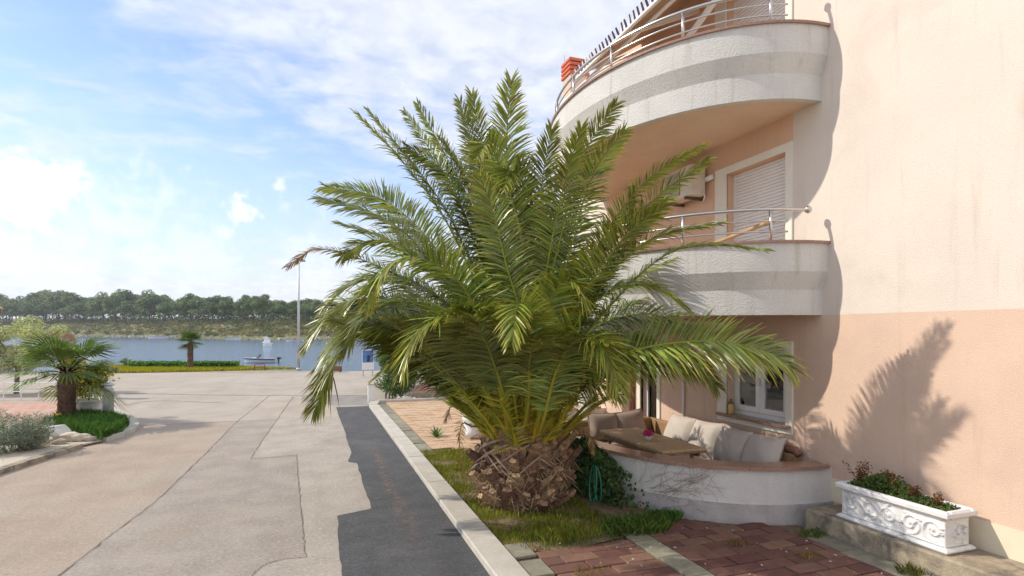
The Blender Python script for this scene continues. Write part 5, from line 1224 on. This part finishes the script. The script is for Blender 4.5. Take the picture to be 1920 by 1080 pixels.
# white draped bundle behind the trunk
V, F = pillow(.55, .6, .35, 14); V = [(x*(1+.12*math.sin(9*y)), y+.03*math.sin(11*x), z+.03*math.sin(14*x+6*y)) for x, y, z in V]
mb = MB(); mb.add(V, F); o = mb.build('cloth_bundle', 'white_cloth', None, True); o.location = (3.42, 12.5, .38); o.rotation_euler = (1.35, .25, .5); o.scale = (1, 1.15, 1); tag(o, 'crumpled white cloth bundle just behind the palm trunk', 'cloth')
# ================================================================== BOATS
def boat(name, loc, L, W, H, rz, label, cabin, motor):
    t = empty(name, loc, label, 'boat', None, rz); S_ = 14; V = []; F = []
    for i in range(S_+1):
        u = i/S_; x = (u-.5)*L; w = W/2*(1-max(0, (u-.45)/.55)**2.2)+.01; sh = H*(1+.25*u*u); kd = -.18*H*(1-u**6)
        V += [(x+.1*L*u*u*0, 0, kd-.15), (x, w*.72, -.02), (x+.04*L*u, w, sh), (x+.04*L*u, w*.9, sh), (x, w*.72*-1, -.02), (x+.04*L*u, -w, sh), (x+.04*L*u, -w*.9, sh)]
    for i in range(S_):
        a, b = i*7, i*7+7; F += [(a, a+1, b+1, b), (a+1, a+2, b+2, b+1), (a+2, a+3, b+3, b+2), (a+4, a, b, b+4), (a+5, a+4, b+4, b+5), (a+6, a+5, b+5, b+6)]
    F += [(0, 4, 5, 2, 1)]
    MB().add(V, F).build('hull', 'boat_white', t, local=True)
    D = []; n = S_+1
    for i in range(S_+1): D += [(V[i*7+3][0], V[i*7+3][1], V[i*7+3][2]-(.04 if i > 6 else .22*H)), (V[i*7+6][0], V[i*7+6][1], V[i*7+6][2]-(.04 if i > 6 else .22*H))]
    MB().add(D, [(2*i, 2*i+1, 2*i+3, 2*i+2) for i in range(S_)]).build('deck', 'boat_white', t, local=True)
    strp = MB()
    for sgn, k in ((1, 2), (-1, 5)):
        for i in range(S_): a, b = V[i*7+k], V[i*7+7+k]; strp.add([(a[0], a[1]+.012*sgn, a[2]-.06), (b[0], b[1]+.012*sgn, b[2]-.06), (b[0], b[1]+.012*sgn, b[2]-.16), (a[0], a[1]+.012*sgn, a[2]-.16)], [(0, 1, 2, 3)])
    strp.build('rubbing_strake', 'boat_dark', t, local=True)
    if cabin:
        cx, cl_, ch_ = .05*L, .36*L, H*1.3
        MB().add([(cx-cl_/2, -W*.36, H*.9), (cx+cl_/2, -W*.3, H*.9), (cx+cl_/2, W*.3, H*.9), (cx-cl_/2, W*.36, H*.9), (cx-cl_/2+.05, -W*.32, H+ch_), (cx+cl_/2-.3*cl_, -W*.28, H+ch_), (cx+cl_/2-.3*cl_, W*.28, H+ch_), (cx-cl_/2+.05, W*.32, H+ch_)], [(4, 5, 6, 7), (0, 1, 5, 4), (1, 2, 6, 5), (2, 3, 7, 6), (3, 0, 4, 7)]).build('cabin', 'boat_white', t, local=True)
        for sgn in (-1, 1): MB().obox((cx-.06*cl_, sgn*W*.345, H+ch_*.55), (cl_*.27, 0, 0), (0, .02, 0), (0, 0, ch_*.2)).build('window', 'boat_glass', t, local=True)
        MB().box((cx-cl_*.62, -W*.36, H+ch_), (cx+cl_*.32, W*.36, H+ch_+.05)).build('roof', 'boat_white', t, local=True)
        MB().tube([(cx, 0, H+ch_+.05), (cx, 0, H+ch_+.9)], .03, 6).build('mast', 'galv', t, local=True)
        MB().box((cx-.25, -.3, H+ch_+.05), (cx+.2, .3, H+ch_+.32)).build('radar_pod', 'boat_white', t, local=True)
    else:
        MB().add([(.10*L, -W*.38, H*.95), (.10*L, W*.38, H*.95), (.02*L, W*.34, H*.95+.42), (.02*L, -W*.34, H*.95+.42)], [(0, 1, 2, 3)]).build('windscreen', 'boat_glass', t, local=True)
        MB().box((-.16*L, -W*.28, H*.55), (-.05*L, W*.28, H*.98), .03).build('seat', 'pot_white', t, local=True)
        MB().box((.12*L, -W*.2, H*.98), (.26*L, W*.2, H*1.2), .05).build('foredeck_hatch', 'boat_white', t, local=True)
    if motor:
        MB().box((-.5*L-.42, -.16, H*.75), (-.5*L-.06, .16, H*1.35), .06).build('outboard_cowl', 'boat_dark', t, local=True); MB().obox((-.5*L-.18, 0, H*.35), (.06, 0, 0), (0, .05, 0), (0, 0, H*.5)).build('outboard_leg', 'boat_dark', t, local=True)
    return t
b = at(489, HOR, 60); boat('motor_boat', (b.x, b.y, -.75), 3.3, 1.3, .40, PI-PSI+.08, 'small open white motor boat with dark outboard moored near the shore', False, True)
b = at(500, HOR, 128); boat('motor_boat', (b.x, b.y, -.75), 4.4, 1.9, .75, PI-PSI-1.0, 'white cabin boat moored farther out on the water', True, False)
b = at(553, HOR, 190); boat('motor_boat', (b.x, b.y, -.75), 5.5, 1.8, .6, PI-PSI, 'distant white boat by the far bank left of the lamp post', False, False)
b = at(295, HOR, 268); boat('motor_boat', (b.x, b.y, -.75), 7.5, 2.3, 1.1, PI-PSI+.2, 'distant white boat moored at the rocks across the water', False, False)
b = at(437, HOR, 222); boat('motor_boat', (b.x, b.y, -.75), 5, 1.8, .9, -PSI, 'distant boat lying low at the far bank', False, True)
# ================================================================== AIR
hz = MB().box((-900, -30, -2.6), (900, 1100, 60)).build('haze', 'sea'); hz.data.materials.clear()
hm = bpy.data.materials.new('haze'); hm.use_nodes = True; hm.node_tree.nodes.clear(); t_ = NT(hm.node_tree)
pv = t_.n('ShaderNodeVolumePrincipled'); pv.inputs['Color'].default_value = (.86, .92, 1, 1); pv.inputs['Density'].default_value = .00025; pv.inputs['Anisotropy'].default_value = .2
t_.l(pv.outputs[0], t_.n('ShaderNodeOutputMaterial').inputs['Volume']); hz.data.materials.append(hm); tag(hz, kind='stuff')
